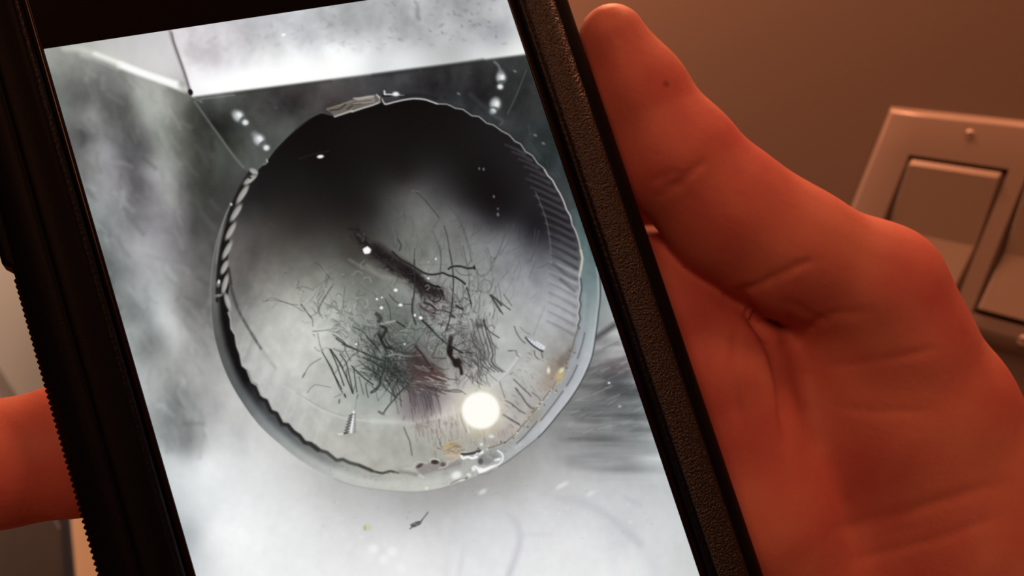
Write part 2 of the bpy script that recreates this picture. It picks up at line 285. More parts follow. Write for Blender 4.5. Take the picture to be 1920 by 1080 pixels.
    near = ring([(-30,(55,72,75)),(-8,(95,118,120)),(5,(125,142,146)),(20,(150,155,160)),(45,(160,160,160)),(62,(165,166,162)),(90,(178,178,168)),(105,(160,162,155)),(118,(120,124,122)),(130,(88,92,94)),(140,(60,63,66)),(150,(18,19,21)),(165,(14,14,15)),(180,(14,14,15)),(195,(22,22,22)),(205,(40,42,40)),(215,(62,66,62)),(250,(60,60,60)),(300,(40,42,44))])
    far = ring([(-30,(55,70,72)),(-8,(85,108,110)),(5,(140,155,158)),(20,(178,184,190)),(45,(185,187,192)),(62,(170,172,172)),(80,(196,197,190)),(95,(192,194,184)),(110,(186,189,184)),(120,(172,176,172)),(130,(148,154,153)),(140,(112,118,119)),(150,(88,92,93)),(165,(84,85,84)),(180,(98,98,95)),(195,(96,97,93)),(205,(84,86,82)),(215,(80,84,78)),(250,(62,62,62)),(300,(40,42,44))])
    fr = np.clip((rad-RS)/np.maximum(RO-RS, 4), 0, 1)
    fr2 = sst(fr, .30, .75)
    colr = near+(far-near)*fr2[..., None]+(n3*2+n2*3)[..., None]
    m_c = (1-sst(rad-RO, -1.2, 1.2))*sst(np.where(deg < -20, deg+360, deg), 0, 20)
    vis = ((deg > -25) | (deg < -158)).astype(np.float32)
    img = mix(img, colr, (1-sst(rad-RO, -1.2, 1.2))*vis)
    # outer collar edge: light lip at the left, dark line at lower right
    def arc(curve, a0, a1, off=0, n=160):
        t = np.radians(np.linspace(a0, a1, n)); tt = (t+np.pi) % (2*np.pi)-np.pi
        r = curve(tt)+off
        return np.stack([CX+r*np.cos(t), CY+r*np.sin(t)], -1)
    stroke(img, arc(rout, -8, 48), 1.8, (38, 42, 46), .95, .9, sm=False)
    stroke(img, arc(rout, 48, 62), 1.6, (70, 70, 70), .7, 1, sm=False)
    stroke(img, arc(rout, -6, 46, -4), 3, (195, 202, 206), .5, 2, sm=False)
    stroke(img, arc(rout, 66, 110, 1), 2, (150, 150, 142), .5, 2, sm=False)
    stroke(img, arc(rout, 168, 204, 0), 2.2, (140, 141, 136), .6, 1.2, sm=False)
    stroke(img, arc(rout, 140, 175, -1), 1.6, (75, 76, 76), .5, 1.5, sm=False)
    stroke(img, arc(rout, 176, 200, -12), 5, (14, 14, 15), .8, 2, sm=False)
    # second dark line inside the collar at the right
    for a0, a1, off in [(14,22,16),(24,31,20),(33,44,20),(45,54,16)]:
        stroke(img, arc(rin_s := rinS, a0, a1, off, 40), 2.4, (72, 70, 76), .7, 1.2, sm=False)
    stroke(img, arc(rinS, 2, 40, 10), 7, (178, 180, 184), .35, 4, sm=False)
    # ---------- inside of the pipe
    ins = [(700,250,17),(600,300,15),(640,240,14),(850,260,(20,19,20)),(950,300,(27,26,28)),(980,380,(29,28,31)),(870,330,(24,23,24)),(760,300,22),(760,330,(34,32,32)),(680,350,26),(620,350,22),(560,340,24),(520,340,24),(500,380,34),(470,390,40),(455,440,(84,81,78)),(448,480,(100,97,93)),(500,440,(72,69,65)),(475,470,(84,81,78)),(520,400,(45,42,40)),(560,430,(52,49,46)),(560,470,(84,81,76)),(620,430,(50,48,45)),(640,460,(68,66,61)),(650,400,(32,30,29)),(700,395,(42,41,40)),(720,370,(52,51,50)),(745,370,(72,71,70)),(790,365,(86,86,85)),(800,395,(106,107,104)),(760,440,(103,105,100)),(730,430,(82,83,80)),(820,375,(78,78,78)),(850,395,(88,88,90)),(870,380,(48,47,49)),(885,410,(78,77,80)),(905,395,(36,34,37)),(930,420,(52,51,55)),(960,400,(30,29,32)),(1000,430,(34,33,37)),(1000,455,(62,62,68)),(960,450,(104,105,110)),(910,450,(116,117,119)),(850,450,(112,114,111)),(800,480,(120,122,117)),(760,490,(114,116,111)),(990,500,(128,130,137)),(950,500,(134,136,140)),(900,530,(146,149,147)),(1030,500,(112,114,121)),(1030,540,(140,142,149)),(1070,490,(95,97,104)),(1060,440,(50,49,55)),(1075,440,(48,47,52)),(1040,380,(40,39,42)),(1030,420,(34,33,37)),(1020,340,(36,35,37)),(990,310,(33,31,34)),(900,240,(24,23,25)),(480,520,(120,117,112)),(540,500,(108,106,100)),(600,500,(108,107,101)),(600,540,(146,147,138)),(540,560,(166,166,158)),(480,600,(158,158,152)),(450,560,(110,109,106)),(445,600,(140,138,136)),(520,640,(196,197,189)),(560,600,(190,192,184)),(600,640,(200,202,194)),(480,650,(184,185,179)),(540,700,(196,197,191)),(500,720,(188,189,186)),(600,740,(190,191,185)),(640,800,(180,180,172)),(580,780,(190,190,184)),(680,840,(178,178,168)),(740,850,(172,172,163)),(800,840,(166,166,156)),(640,680,(178,180,172)),(700,600,(138,144,137)),(740,600,(122,128,121)),(780,620,(126,132,126)),(820,600,(148,151,148)),(880,600,(164,167,163)),(950,580,(170,173,170)),(1000,580,(166,168,170)),(1050,580,(166,168,173)),(1060,540,(152,154,160)),(1000,640,(172,174,172)),(960,680,(182,184,180)),(1020,700,(174,172,166)),(940,720,(186,187,181)),(980,740,(174,172,168)),(1050,660,(156,154,150)),(850,680,(158,158,153)),(700,680,(150,156,149)),(760,700,(128,128,124)),(720,740,(168,173,167)),(680,770,(182,185,178)),(780,790,(176,172,166)),(840,780,(196,187,180)),(860,820,(182,178,168)),(940,810,(180,172,164)),(900,835,(174,172,160)),(760,540,(132,134,128)),(700,520,(112,112,105)),(650,560,(150,154,145)),(650,510,(112,112,104)),(690,480,(75,73,68)),(720,560,(140,146,138))]
    inf = field(ins, c=16.)
    tex = noise(5, 5, 2)*3.2+n2*3.4+n3*1.5
    inf += (tex*sst(inf.mean(-1), 30, 130))[..., None]
    m_i = 1-sst(rad-RI, -1.0, 1.0)
    img = mix(img, inf, m_i)
    # inner seam line of the pipe: dark curve on the left, pale one on the right and at the bottom
    stroke(img, P('q',[(108,90),(118,180),(145,290),(185,400),(240,500),(300,600),(345,670)]), 5.5, (62, 62, 60), .85, 2.2, w2=4)
    stroke(img, P('q',[(345,670),(400,750),(450,810)]), 5, (150, 152, 150), .5, 3)
    stroke(img, P('q',[(112,90),(130,200)]), 3, (40, 40, 39), .8, 2)
    stroke(img, P('e',[(1060,260),(1090,330),(1125,430),(1145,530),(1155,620),(1160,690)]), 1.8, (120, 120, 124), .75, 1.2)
    stroke(img, P('n',[(545,70),(490,200),(450,310)]), 2, (138, 140, 140), .6, 1.4)
    stroke(img, P('n',[(330,480),(250,590),(170,680),(60,770)]), 6, (202, 204, 200), .7, 2.5)
    stroke(img, P('n',[(340,500),(260,610),(160,700)]), 1.6, (140, 140, 136), .4, 1.5)
    stroke(img, P('f',[(520,560),(620,620),(720,690),(820,730),(920,760),(1075,775)]), 3, (208, 210, 203), .6, 2)
    stroke(img, P('f',[(600,600),(720,670),(820,720),(900,745)]), 2, (150, 150, 144), .45, 1.8)
    stroke(img, P('o',[(0,295),(150,300),(300,305),(440,320)]), 9, (206, 209, 201), .65, 4)
    stroke(img, P('o',[(440,310),(600,280),(760,250),(900,200)]), 8, (214, 205, 198), .6, 4)
    stroke(img, P('o',[(440,350),(600,315),(760,285)]), 2.2, (150, 146, 138), .5, 2)
    # broad dark lobe at the left inside
    stroke(img, P('d',[(330,380),(350,520),(330,650),(290,760),(270,850)]), 14, (70, 66, 62), .38, 14)
    # corrugation of the pipe: diagonal bands inside the right edge
    for a0 in np.linspace(-49, 13, 21):
        t = math.radians(a0+1); r0 = rinS(t)-6; t2 = math.radians(a0-4.2)
        L = 58 if a0 > -35 else 40
        p0 = (CX+r0*math.cos(t), CY+r0*math.sin(t)); p1 = (p0[0]-L*.92, p0[1]-L*.42)
        pm = ((p0[0]+p1[0])/2, (p0[1]+p1[1])/2-1)
        b = 1.0 if a0 < -4 else .75
        lv = 96 if a0 < -8 else 176
        dv = 22 if a0 < -8 else 92
        stroke(img, [p0, pm, p1], 4.5, (lv, lv, lv+5), .5*b, 2.6, w2=1.5)
        q0 = (p0[0]-1, p0[1]+8); q1 = (p1[0]+4, p1[1]+7)
        stroke(img, [q0, ((q0[0]+q1[0])/2, (q0[1]+q1[1])/2-1), q1], 5, (dv, dv, dv+5), .55*b, 2.6, w2=1.5)
    for pts in [[(1165,625),(1250,690),(1310,725)],[(1170,700),(1250,770),(1310,800)],[(1215,800),(1300,870)],[(1225,560),(1310,600)]]:
        stroke(img, P('e', pts), 5, (66, 66, 72), .6, 3)
    # softly folded metal at the lower left inside
    for k, a0 in enumerate(np.linspace(117, 168, 17)):
        t = math.radians(a0); r0 = rinS(t)-5
        p0 = (CX+r0*math.cos(t), CY+r0*math.sin(t)); L = 52
        p1 = (p0[0]+L*.35, p0[1]-L*.95)
        v = 205 if k % 2 else 172
        if a0 > 155: v -= 40
        stroke(img, [p0, p1], 6, (v, v+1, v), .4, 4, w2=2, sm=False)
    # ---------- rim of the pipe
    stroke(img, arc(rin, 118, 152, 3, 300), 8, (28, 29, 30), .85, 2.5, sm=False)
    stroke(img, arc(rin, 100, 122, 2.5, 200), 6, (52, 53, 50), .8, 2., sm=False)
    stroke(img, arc(rin, 93, 104, 2, 200), 3.5, (62, 62, 54), .8, 1.2, sm=False)
    stroke(img, arc(rin, 150, 176, 7, 200), 10, (16, 16, 18), .85, 2.5, sm=False)
    # light lip on the right
    stroke(img, arc(rin, -96, -20, 2, 400), 3, (32, 33, 35), .5, 2.5, sm=False)
    stroke(img, arc(rin, -96, -22, 0, 500), 2.1, (168, 167, 166), .95, .9, sm=False)
    stroke(img, arc(rin, -40, -6, 0, 300), 2.6, (190, 188, 182), .9, 1., sm=False)
    stroke(img, arc(rin, -12, -4, 0, 60), 4, (206, 204, 180), .8, 1.6, sm=False)
    stroke(img, arc(rin, -4, 12, 0, 200), 2, (200, 200, 196), .85, 1, sm=False)
    stroke(img, arc(rin, -3, 13, 2.6, 200), 2.4, (52, 54, 54), .8, 1.1, sm=False)
    stroke(img, arc(rin, 13, 27, 0, 200), 2.2, (92, 86, 78), .8, 1.1, sm=False)
    stroke(img, arc(rin, 27, 62, 0, 200), 2.4, (108, 98, 84), .75, 1.3, sm=False)
    stroke(img, arc(rin, 28, 60, 3, 200), 2.2, (200, 196, 188), .45, 1.3, sm=False)
    stroke(img, arc(rin, 143, 172, 0, 200), 3., (176, 175, 170), .8, 1, sm=False)
    stroke(img, arc(rin, 120, 146, -2, 200), 2.4, (208, 209, 204), .5, 1.2, sm=False)
    for k in range(60):       # grit along the lower right rim
        a0 = rng.uniform(20, 66); t = math.radians(a0); r0 = rinS(t)+rng.normal(1, 4)
        v = rng.choice([60, 80, 120, 215, 230]); blob(img, (CX+r0*math.cos(t), CY+r0*math.sin(t)), rng.uniform(.8, 2.6), rng.uniform(.8, 1.8), rng.uniform(0, 180), (v, v*.95, v*.86), .8, .5)
    # braided-looking pale lip at upper left: a chain of lens shapes
    lens = [[(469,318),(482,324)],[(478,330),(459,344)],[(464,350),(446,378)],[(451,386),(434,412)],[(440,420),(425,447)],[(433,455),(419,483)],[(426,490),(416,512)],[(426,517),(418,548)],[(423,552),(431,580)]]
    stroke(img, P('p',[(470,322),(448,360),(432,400),(420,450),(414,500),(413,540),(418,575)]), 7, (20, 20, 20), .9, 2.5)
    for a_, b_ in lens:
        c_ = ((a_[0]+b_[0])/2, (a_[1]+b_[1])/2); L = math.hypot(a_[0]-b_[0], a_[1]-b_[1])
        blob(img, c_, L*.60, 5.2, math.degrees(math.atan2(b_[1]-a_[1], b_[0]-a_[0])), (150, 147, 140), 1, .35)
        blob(img, (c_[0]+1, c_[1]+1), L*.42, 2.2, math.degrees(math.atan2(b_[1]-a_[1], b_[0]-a_[0])), (176, 173, 167), .8, .6)
    blob(img, P('d',[(285,170)])[0], 4, 3, 20, (42, 44, 42), .9); blob(img, P('d',[(300,180)])[0], 3, 1.5, 20, (20, 20, 20), .9)
    stroke(img, P('d',[(345,140),(340,170),(300,210)]), 2, (165, 163, 156), .8)
    blob(img, P('d',[(100,850)])[0], 4, 7, 10, (120, 120, 118), .9); blob(img, P('d',[(103,838)])[0], 2, 4, 10, (225, 225, 222)); blob(img, P('d',[(100,925)])[0], 7, 3, -10, (130, 130, 126), .9)
    blob(img, P('d',[(180,348)])[0], 2.5, 3, 0, (190, 188, 182))
    stroke(img, P('d',[(170,360),(130,460),(100,600),(85,720)]), 2.5, (130, 130, 126), .8, 1.2)
    stroke(img, P('d',[(410,70),(400,90),(385,98)]), 2.4, (150, 148, 144), .8)
    stroke(img, P('b',[(480,1070),(560,985),(640,895),(730,815),(820,745),(890,712)]), 2.2, (92, 94, 90), .6, 1.4)
    stroke(img, P('b',[(540,1010),(545,1025)]), 3, (170, 170, 165), .8)
    # folded flap at the top of the pipe
    fillpoly(img, [(612,206),(630,199),(664,185),(689,179),(705,177),(713,182),(714,188),(709,193),(697,198),(681,203),(660,210),(628,220),(622,213)], (106, 98, 90))
    for pts, w, c_ in [(P('k',[(40,300),(200,290),(340,265),(480,250)]),3.6,(185,175,168)),(P('k',[(60,345),(220,320),(400,300),(500,320)]),2.4,(160,150,144)),(P('k',[(30,420),(160,400),(330,385),(500,365)]),2.6,(150,146,142)),(P('k',[(0,440),(200,420)]),2,(70,64,60)),(P('k',[(0,595),(250,510),(450,450),(590,395),(640,350),(620,280),(560,215)]),2.8,(206,202,196)),(P('k',[(0,400),(100,360),(30,310)]),2.4,(110,92,84)),(P('b',[(920,690),(1000,665),(1080,640)]),2,(150,132,118)),(P('b',[(940,700),(1000,690),(1040,660)]),2.4,(45,38,36)),(P('b',[(970,738),(1080,700)]),3,(190,185,178)),(P('b',[(1050,690),(1080,670)]),3,(60,54,52))]:
        stroke(img, pts, w, c_, .9, 1)
    stroke(img, P('k',[(645,250),(680,320),(720,395),(775,425),(850,405),(1000,365),(1200,320),(1400,298),(1600,310),(1760,360),(1920,415)]), 2.4, (200, 198, 200), .95, .9)
    stroke(img, P('k',[(655,250),(650,330),(660,400)]), 2.4, (14, 12, 14), .9, 1)
    stroke(img, P('k',[(740,320),(900,300),(1100,280)]), 5, (62, 58, 64), .7, 2)
    stroke(img, P('k',[(730,130),(735,200)]), 3, (225, 225, 228), 1, .9); stroke(img, P('k',[(735,205),(850,205),(950,210),(1080,220),(1170,225)]), 2.6, (228, 228, 232), 1, 1, w2=1)
    blob(img, P('k',[(985,195)])[0], 6, 4, 0, (240, 240, 243), 1, .6); stroke(img, P('k',[(690,235),(860,240)]), 2.2, (8, 8, 12), .9, 1)
    stroke(img, P('k',[(1100,260),(1300,230),(1600,220),(1900,300)]), 5, (28, 27, 32), .7, 3)
    # bolts and rivets in the corner plates
    def rivet(cx, cy, r, tail, ta, head):
        t = math.radians(ta); ux, uy = math.cos(t), math.sin(t)
        stroke(img, [(cx+ux*tail, cy+uy*tail), (cx, cy)], r*.9, (150, 156, 156), .6, 4, w2=r*1.5, sm=False)
        blob(img, (cx+ux*r*.5, cy+uy*r*.5), r*1.0, r*.95, ta, (196, 202, 204), .9, .6)
        blob(img, (cx+ux*r*.55-uy*r*.25, cy+uy*r*.55+ux*r*.25), r*.5, r*.42, ta, (238, 242, 243), .9, .7)
        blob(img, (cx-ux*r*.35, cy-uy*r*.35), r*.85, r*.30, ta+90, (70, 74, 72), .8, .6)
        blob(img, head, r*.8, r*.75, 0, (96, 102, 100), .8, .5); blob(img, head, r*.55, r*.5, 0, (222, 228, 230), 1, .55)
    rivet(451, 221, 10, 14, -140, P('b',[(405,775)])[0]); rivet(489, 266, 10, 18, -130, P('b',[(538,935)])[0])
    rivet(940, 150, 9, 14, -95, P('c',[(975,532)])[0]); rivet(928, 200, 10, 12, -80, P('c',[(930,683)])[0])
    stroke(img, P('c',[(940,380),(965,405),(980,450)]), 4, (125, 130, 132), .8, 2)
    stroke(img, P('c',[(1135,430),(1080,570),(1020,700)]), 1.6, (95, 100, 98), .8, 1)
    stroke(img, P('c',[(940,715),(990,740),(975,765)]), 4, (78, 84, 86), .8, 2); stroke(img, P('c',[(790,580),(870,650),(960,720)]), 6, (58, 66, 70), .6, 4)
    for x, y in [(1240,880),(1190,830),(720,575),(1065,437)]: blob(img, P('c',[(x, y)])[0], 3.5, 2, 30, (120, 130, 132), .8, .6)
    for k in range(70):
        x = rng.uniform(380, 1060); y = rng.uniform(130, 330)
        if m_d[int(y-PY0), int(x-PX0)] > .9 and math.hypot(x-CX, y-CY) > rinS(math.atan2(y-CY, x-CX))+8:
            base = img[int(y-PY0), int(x-PX0)]; blob(img, (x, y), rng.uniform(1, 6), rng.uniform(.8, 2.5), rng.uniform(0, 60), base+rng.choice([-14, 22]), .5, .7)
    for k in range(26):       # pale rubbed patches in the right-hand corner
        x = rng.uniform(990, 1100); y = 250+(x-990)*1.9+rng.normal(0, 14); base = img[int(y-PY0), int(x-PX0)]
        if math.hypot(x-CX, y-CY) > rinS(math.atan2(y-CY, x-CX))+8:
            stroke(img, [(x, y), (x+rng.uniform(2, 10), y+rng.uniform(4, 18))], rng.uniform(1, 4), base+rng.uniform(8, 28), .5, 2, sm=False)
    # ---------- lint and hair inside the pipe
    def hair(fr, pts, w=1.6, v=52, al=.85, soft=.8, w2=None):
        col = v if isinstance(v, tuple) else (v, v+2, v)
        stroke(img, P(fr, pts), w, col, al, soft, w2)
    # mottled bright fluff under the hairs
    zone = np.exp(-(((xx-690)/110)**2+((yy-600)/75)**2)*1.3)+.7*np.exp(-(((xx-860)/90)**2+((yy-610)/70)**2)*1.3)
    mot = noise(9, 9, 3)*7+noise(4, 5, 2)*5
    img += (mot*np.clip(zone, 0, 1))[..., None]*np.array([.98, 1.02, .97], np.float32)
    # soft grey-green dust cloud
    for x, y, rx, ry, a_, c_, al in [(735,600,62,42,20,(96,104,97),.38),(740,640,50,26,10,(92,100,93),.4),(700,560,36,30,0,(110,114,106),.35),(760,700,55,40,20,(84,84,82),.32),(790,690,36,34,40,(72,58,56),.5),(880,650,34,44,10,(112,110,108),.45),(820,560,40,24,30,(120,112,114),.5),(720,700,50,40,30,(104,112,106),.22),(795,740,40,26,0,(96,84,84),.5),(780,770,34,22,0,(112,100,104),.5),(660,470,20,20,0,(58,54,50),.5),(670,520,46,20,25,(90,90,84),.35),(690,745,46,26,20,(128,136,130),.35)]:
        blob(img, (x, y), rx, ry, a_, c_, al, .8)
    # dark trunk of lint
    stroke(img, P('g',[(330,10),(370,80),(420,140),(470,180),(540,230),(600,265),(660,300),(700,340)]), 16, (42, 36, 34), .8, 9, w2=20)
    stroke(img, P('g',[(450,130),(540,190),(600,225),(650,262)]), 22, (32, 27, 27), .9, 7, w2=18)
    stroke(img, P('g',[(600,235),(660,285),(720,330),(760,345)]), 15, (28, 23, 24), .95, 4, w2=9)
    stroke(img, P('l',[(540,470),(600,580),(640,690)]), 9, (40, 34, 36), .85, 3, w2=5)
    stroke(img, P('l',[(620,440),(680,560),(720,600)]), 10, (38, 32, 34), .85, 3)
    stroke(img, P('l',[(640,350),(480,250),(350,180),(240,80)]), 3, (30, 26, 26), .9, 1.2)
    stroke(img, P('g',[(400,210),(470,265),(540,275),(600,290)]), 4, (150, 146, 136), .6, 4)
    stroke(img, P('g',[(310,180),(380,220),(440,250)]), 3, (140, 136, 128), .6, 3)
    tr = smooth(P('g',[(330,10),(380,90),(450,150),(540,215),(620,265),(690,320),(740,350),(770,380)]), 12)
    for k in range(170):
        i_ = rng.integers(2, len(tr)-2); d_ = tr[i_+1]-tr[i_-1]; d_ = d_/np.hypot(*d_); q = rng.normal(0, 7+5*(i_ > len(tr)*.35))
        c_ = (tr[i_][0]-d_[1]*q, tr[i_][1]+d_[0]*q); L = rng.uniform(5, 20); a_ = math.atan2(d_[1], d_[0])+rng.normal(0, .5)
        v = rng.choice([24, 30, 38, 50, 92], p=[.34, .28, .2, .14, .04])
        stroke(img, [(c_[0]-L/2*math.cos(a_), c_[1]-L/2*math.sin(a_)), (c_[0]+rng.normal(0, 2), c_[1]+rng.normal(0, 2)), (c_[0]+L/2*math.cos(a_), c_[1]+L/2*math.sin(a_))], rng.uniform(.9, 3), (v, v-3, v-3), rng.uniform(.4, .85)*np.exp(-(q/16)**2), .9)
    for k in range(150):     # tangled fluff right of and below the trunk
        c_ = (rng.normal(840, 32), rng.normal(585, 26)); L = rng.uniform(4, 15); a_ = rng.uniform(0, 6.28); b_ = a_+rng.normal(0, 1.2)
        v = rng.choice([46, 58, 72, 176, 190], p=[.3, .3, .2, .1, .1])
        stroke(img, [c_, (c_[0]+L*.6*math.cos(a_), c_[1]+L*.6*math.sin(a_)), (c_[0]+L*.6*(math.cos(a_)+math.cos(b_)), c_[1]+L*.6*(math.sin(a_)+math.sin(b_)))], rng.uniform(.8, 1.8), (v, v-2, v-1), rng.uniform(.3, .75), .8)
    for k in range(120):     # upright fine hairs across the right half
        x = rng.uniform(780, 935); y = rng.uniform(500, 700); L = rng.uniform(14, 46); a_ = math.radians(92+rng.normal(0, 14)+(x-860)*.12)
        stroke(img, [(x, y), (x+L*.5*math.cos(a_)+rng.normal(0, 2), y+L*.5*math.sin(a_)), (x+L*math.cos(a_+.15), y+L*math.sin(a_+.15))], rng.uniform(.8, 1.5), (62, 64, 62), rng.uniform(.25, .6), .8)
    for k in range(90):      # knot round the thick lump
        x = rng.normal(868, 22); y = rng.normal(655, 26); L = rng.uniform(6, 22); a_ = rng.uniform(0, 6.28); b_ = a_+rng.normal(0, .9)
        stroke(img, [(x, y), (x+L*.5*math.cos(a_), y+L*.5*math.sin(a_)), (x+L*.5*(math.cos(a_)+math.cos(b_)), y+L*.5*(math.sin(a_)+math.sin(b_)))], rng.uniform(.8, 1.7), (58, 54, 52), rng.uniform(.3, .65), .8)
    hair('l',[(640,350),(720,370),(800,365),(880,350),(950,380),(1030,400),(1100,440),(1165,490)],3.2,28,.97)
    hair('l',[(950,300),(1000,270),(1100,265),(1190,290),(1280,285)],3.4,30,.97); hair('l',[(1275,265),(1285,300)],3.5,30,.95)
    hair('l',[(1180,530),(1215,640),(1245,780)],2.6,28,.97,w2=1.4); hair('l',[(1190,480),(1165,540)],1.6,(190,190,188))
    hair('l',[(850,570),(880,620),(895,690)],4.4,26,.97,w2=2); hair('l',[(690,480),(760,510),(840,530)],4,26,.95)
    hair('l',[(835,620),(850,680),(790,720),(730,690),(690,640)],2.4,34,.9); hair('l',[(660,520),(690,500),(710,540),(680,560)],2,(150,148,146),.7)
    hair('l',[(640,720),(720,750),(780,800)],4,(46,36,38),.9); hair('l',[(590,770),(680,830),(780,860)],4,(70,46,46),.7)
    hair('l',[(790,820),(900,830),(960,850),(1030,910)],3.4,(64,62,62),.85); hair('l',[(1050,760),(1090,790),(1130,810)],3.6,36,.9)
    hair('l',[(520,180),(525,400),(515,600),(490,750),(495,860),(540,1000)],2,40,.9); hair('l',[(1000,260),(1015,450),(1005,640),(990,820),(930,1080)],2,42,.85)
    hair('l',[(840,0),(860,150),(845,330),(840,420)],1.3,58,.7); hair('l',[(965,60),(990,160),(1000,260)],1.6,52,.75); hair('l',[(1130,0),(1160,120),(1190,260),(1215,420),(1210,560)],1.3,58,.65); hair('l',[(1215,0),(1260,120)],1.2,70,.5)
    hair('l',[(200,620),(260,690),(340,740),(490,745)],1.6,50,.85); hair('l',[(290,960),(400,1035)],2.2,46,.9); hair('l',[(620,950),(700,1020),(760,1080)],2.2,40,.9)
    hair('l',[(80,995),(160,975),(270,955)],2.2,(176,172,164),.8); hair('l',[(1040,300),(1090,360),(1160,380),(1240,370)],1.4,60,.7); hair('l',[(1130,480),(1140,620),(1120,800)],1.3,60,.6)
    hair('l',[(560,250),(750,245),(940,240)],1,78,.4); hair('l',[(860,480),(870,600)],1.2,70,.5)
    for k in range(26):     # squiggly fluff right of the trunk
        c = P('l',[(rng.uniform(620,1120), rng.uniform(700,1040))])[0]; a_ = rng.uniform(0, 6.3); L = rng.uniform(5, 13)
        pts = [(c[0], c[1]), (c[0]+L*math.cos(a_), c[1]+L*math.sin(a_)*.6), (c[0]+L*1.4*math.cos(a_+.8), c[1]+L*1.2*math.sin(a_+.8)*.6)]
        v = rng.choice([48, 60, 165, 178, 70]); stroke(img, pts, rng.uniform(1.2, 3), (v, v*.95, v*.95), .6, 1)
    # curls at the right
    for fr, pts in [('l',[(1480,150),(1490,270),(1430,370),(1350,400)]),('l',[(1320,330),(1330,480),(1310,620)]),('l',[(1450,30),(1480,140),(1545,170)]),('l',[(1400,430),(1480,460),(1490,540),(1440,590),(1360,590),(1330,520),(1380,440)]),('l',[(1340,300),(1300,330),(1350,380),(1400,360)]),('l',[(1350,660),(1330,850),(1290,980)]),('l',[(1560,140),(1490,320)]),('l',[(1200,760),(1100,790),(960,770)]),('l',[(1180,560),(1300,580),(1390,570)])]:
        hair(fr, pts, 1.3, 70, .6)
    hair('l',[(1480,630),(1560,690),(1620,760)],3.6,56,.85); hair('l',[(1490,640),(1560,760),(1610,840)],3,60,.8); hair('l',[(1500,650),(1530,800),(1520,930)],1.6,75,.6); hair('l',[(1390,950),(1440,1060)],3,50,.8)
    hair('e',[(865,890),(915,960)],1.6,70,.8); hair('e',[(790,900),(860,1010)],2.4,62,.8); hair('e',[(790,895),(905,985)],2.4,62,.75)
    # long thin hairs in the upper right of the pipe
    for pts, w, v, al in [([(320,255),(380,310),(430,370),(470,420)],1.8,48,.75),([(300,255),(345,258)],1.2,140,.5),([(500,470),(520,540),(535,640),(545,700)],1.8,52,.8),([(520,340),(570,400),(620,500),(650,600),(670,690)],1.4,62,.6),([(430,500),(465,590),(480,680),(475,780)],1.3,62,.6),([(560,350),(610,450),(640,560)],1.2,70,.45),([(320,610),(315,700),(320,860),(300,1000)],1.6,50,.7),([(590,560),(610,640),(640,700)],1.2,74,.5),([(550,700),(555,830),(540,1030)],1.6,48,.75),([(215,550),(235,590),(225,620)],2.2,44,.8),([(890,460),(860,560),(830,640),(790,700)],1.8,72,.6),([(930,455),(890,570),(840,650)],1.6,78,.55),([(1080,500),(1060,600),(1030,690)],2.4,80,.5),([(1060,490),(1045,600)],2,84,.4),([(1100,610),(1060,690),(1020,790)],2,92,.45),([(760,600),(770,680),(790,740)],1.4,84,.45),([(200,440),(260,400)],1.2,60,.4),([(250,380),(270,430)],1.2,60,.4),([(690,470),(760,520)],1.2,88,.4)]:
        hair('e', pts, w, v, al)
    for k in range(70):
        x = rng.uniform(720, 1050); y = rng.uniform(400, 560)
        L = rng.uniform(10, 40); a_ = math.radians(95+rng.normal(0, 25)+(x-850)*.08)
        base = img[int(y-PY0), int(x-PX0)]
        stroke(img, [(x, y), (x+L*.5*math.cos(a_)+rng.normal(0, 2), y+L*.5*math.sin(a_)), (x+L*math.cos(a_+.2), y+L*math.sin(a_+.2))], 1., base*.72, .45, .9)
    # left branching hairs
    for pts, w in [([(710,715),(760,750),(800,810)],1.6),([(800,780),(775,890),(730,960),(740,1010)],1.4),([(830,850),(780,920),(740,1000)],1.5),([(610,830),(600,870),(640,900)],1.2),([(590,880),(640,870),(700,890)],1),([(620,980),(665,1040),(690,1070)],2),([(400,960),(440,940),(540,975),(600,985)],1.2),([(690,1000),(720,1040)],1.2),([(900,870),(890,1000),(920,1040)],1.4),([(420,465),(460,490)],1.2),([(650,600),(700,625)],1),([(920,640),(900,700),(950,740),(990,770)],1.2)]:
        hair('d', pts, w, 72, .65)
    for pts, w in [([(640,350),(690,420),(715,455),(720,510)],1.6),([(820,130),(800,230),(745,300)],1.3),([(860,220),(800,310),(770,360),(765,400),(790,450)],1.5),([(720,545),(790,540),(890,525)],1.6),([(755,560),(770,640),(790,690)],1.3),([(650,870),(700,790),(780,740)],1.6),([(645,880),(660,850)],2.4),([(735,930),(700,960),(680,990)],1.2),([(740,930),(850,950)],1),([(700,440),(760,400),(740,350),(720,330)],1.1),([(360,330),(440,320),(560,350),(650,400)],1.1),([(530,120),(510,120)],1.2),([(740,45),(800,90)],1.5)]:
        hair('q', pts, w, 76, .65)
    for k in range(150):
        x = rng.normal(650, 40); y = rng.normal(580, 36)
        a_ = rng.uniform(0, 6.28); L = rng.uniform(6, 24); b_ = a_+rng.normal(0, .9)
        stroke(img, [(x, y), (x+L*.5*math.cos(a_), y+L*.5*math.sin(a_)), (x+L*.5*(math.cos(a_)+math.cos(b_)), y+L*.5*(math.sin(a_)+math.sin(b_)))], rng.uniform(.8, 1.6), (78, 82, 76) if rng.random() < .75 else (205, 210, 200), rng.uniform(.25, .6), .8)
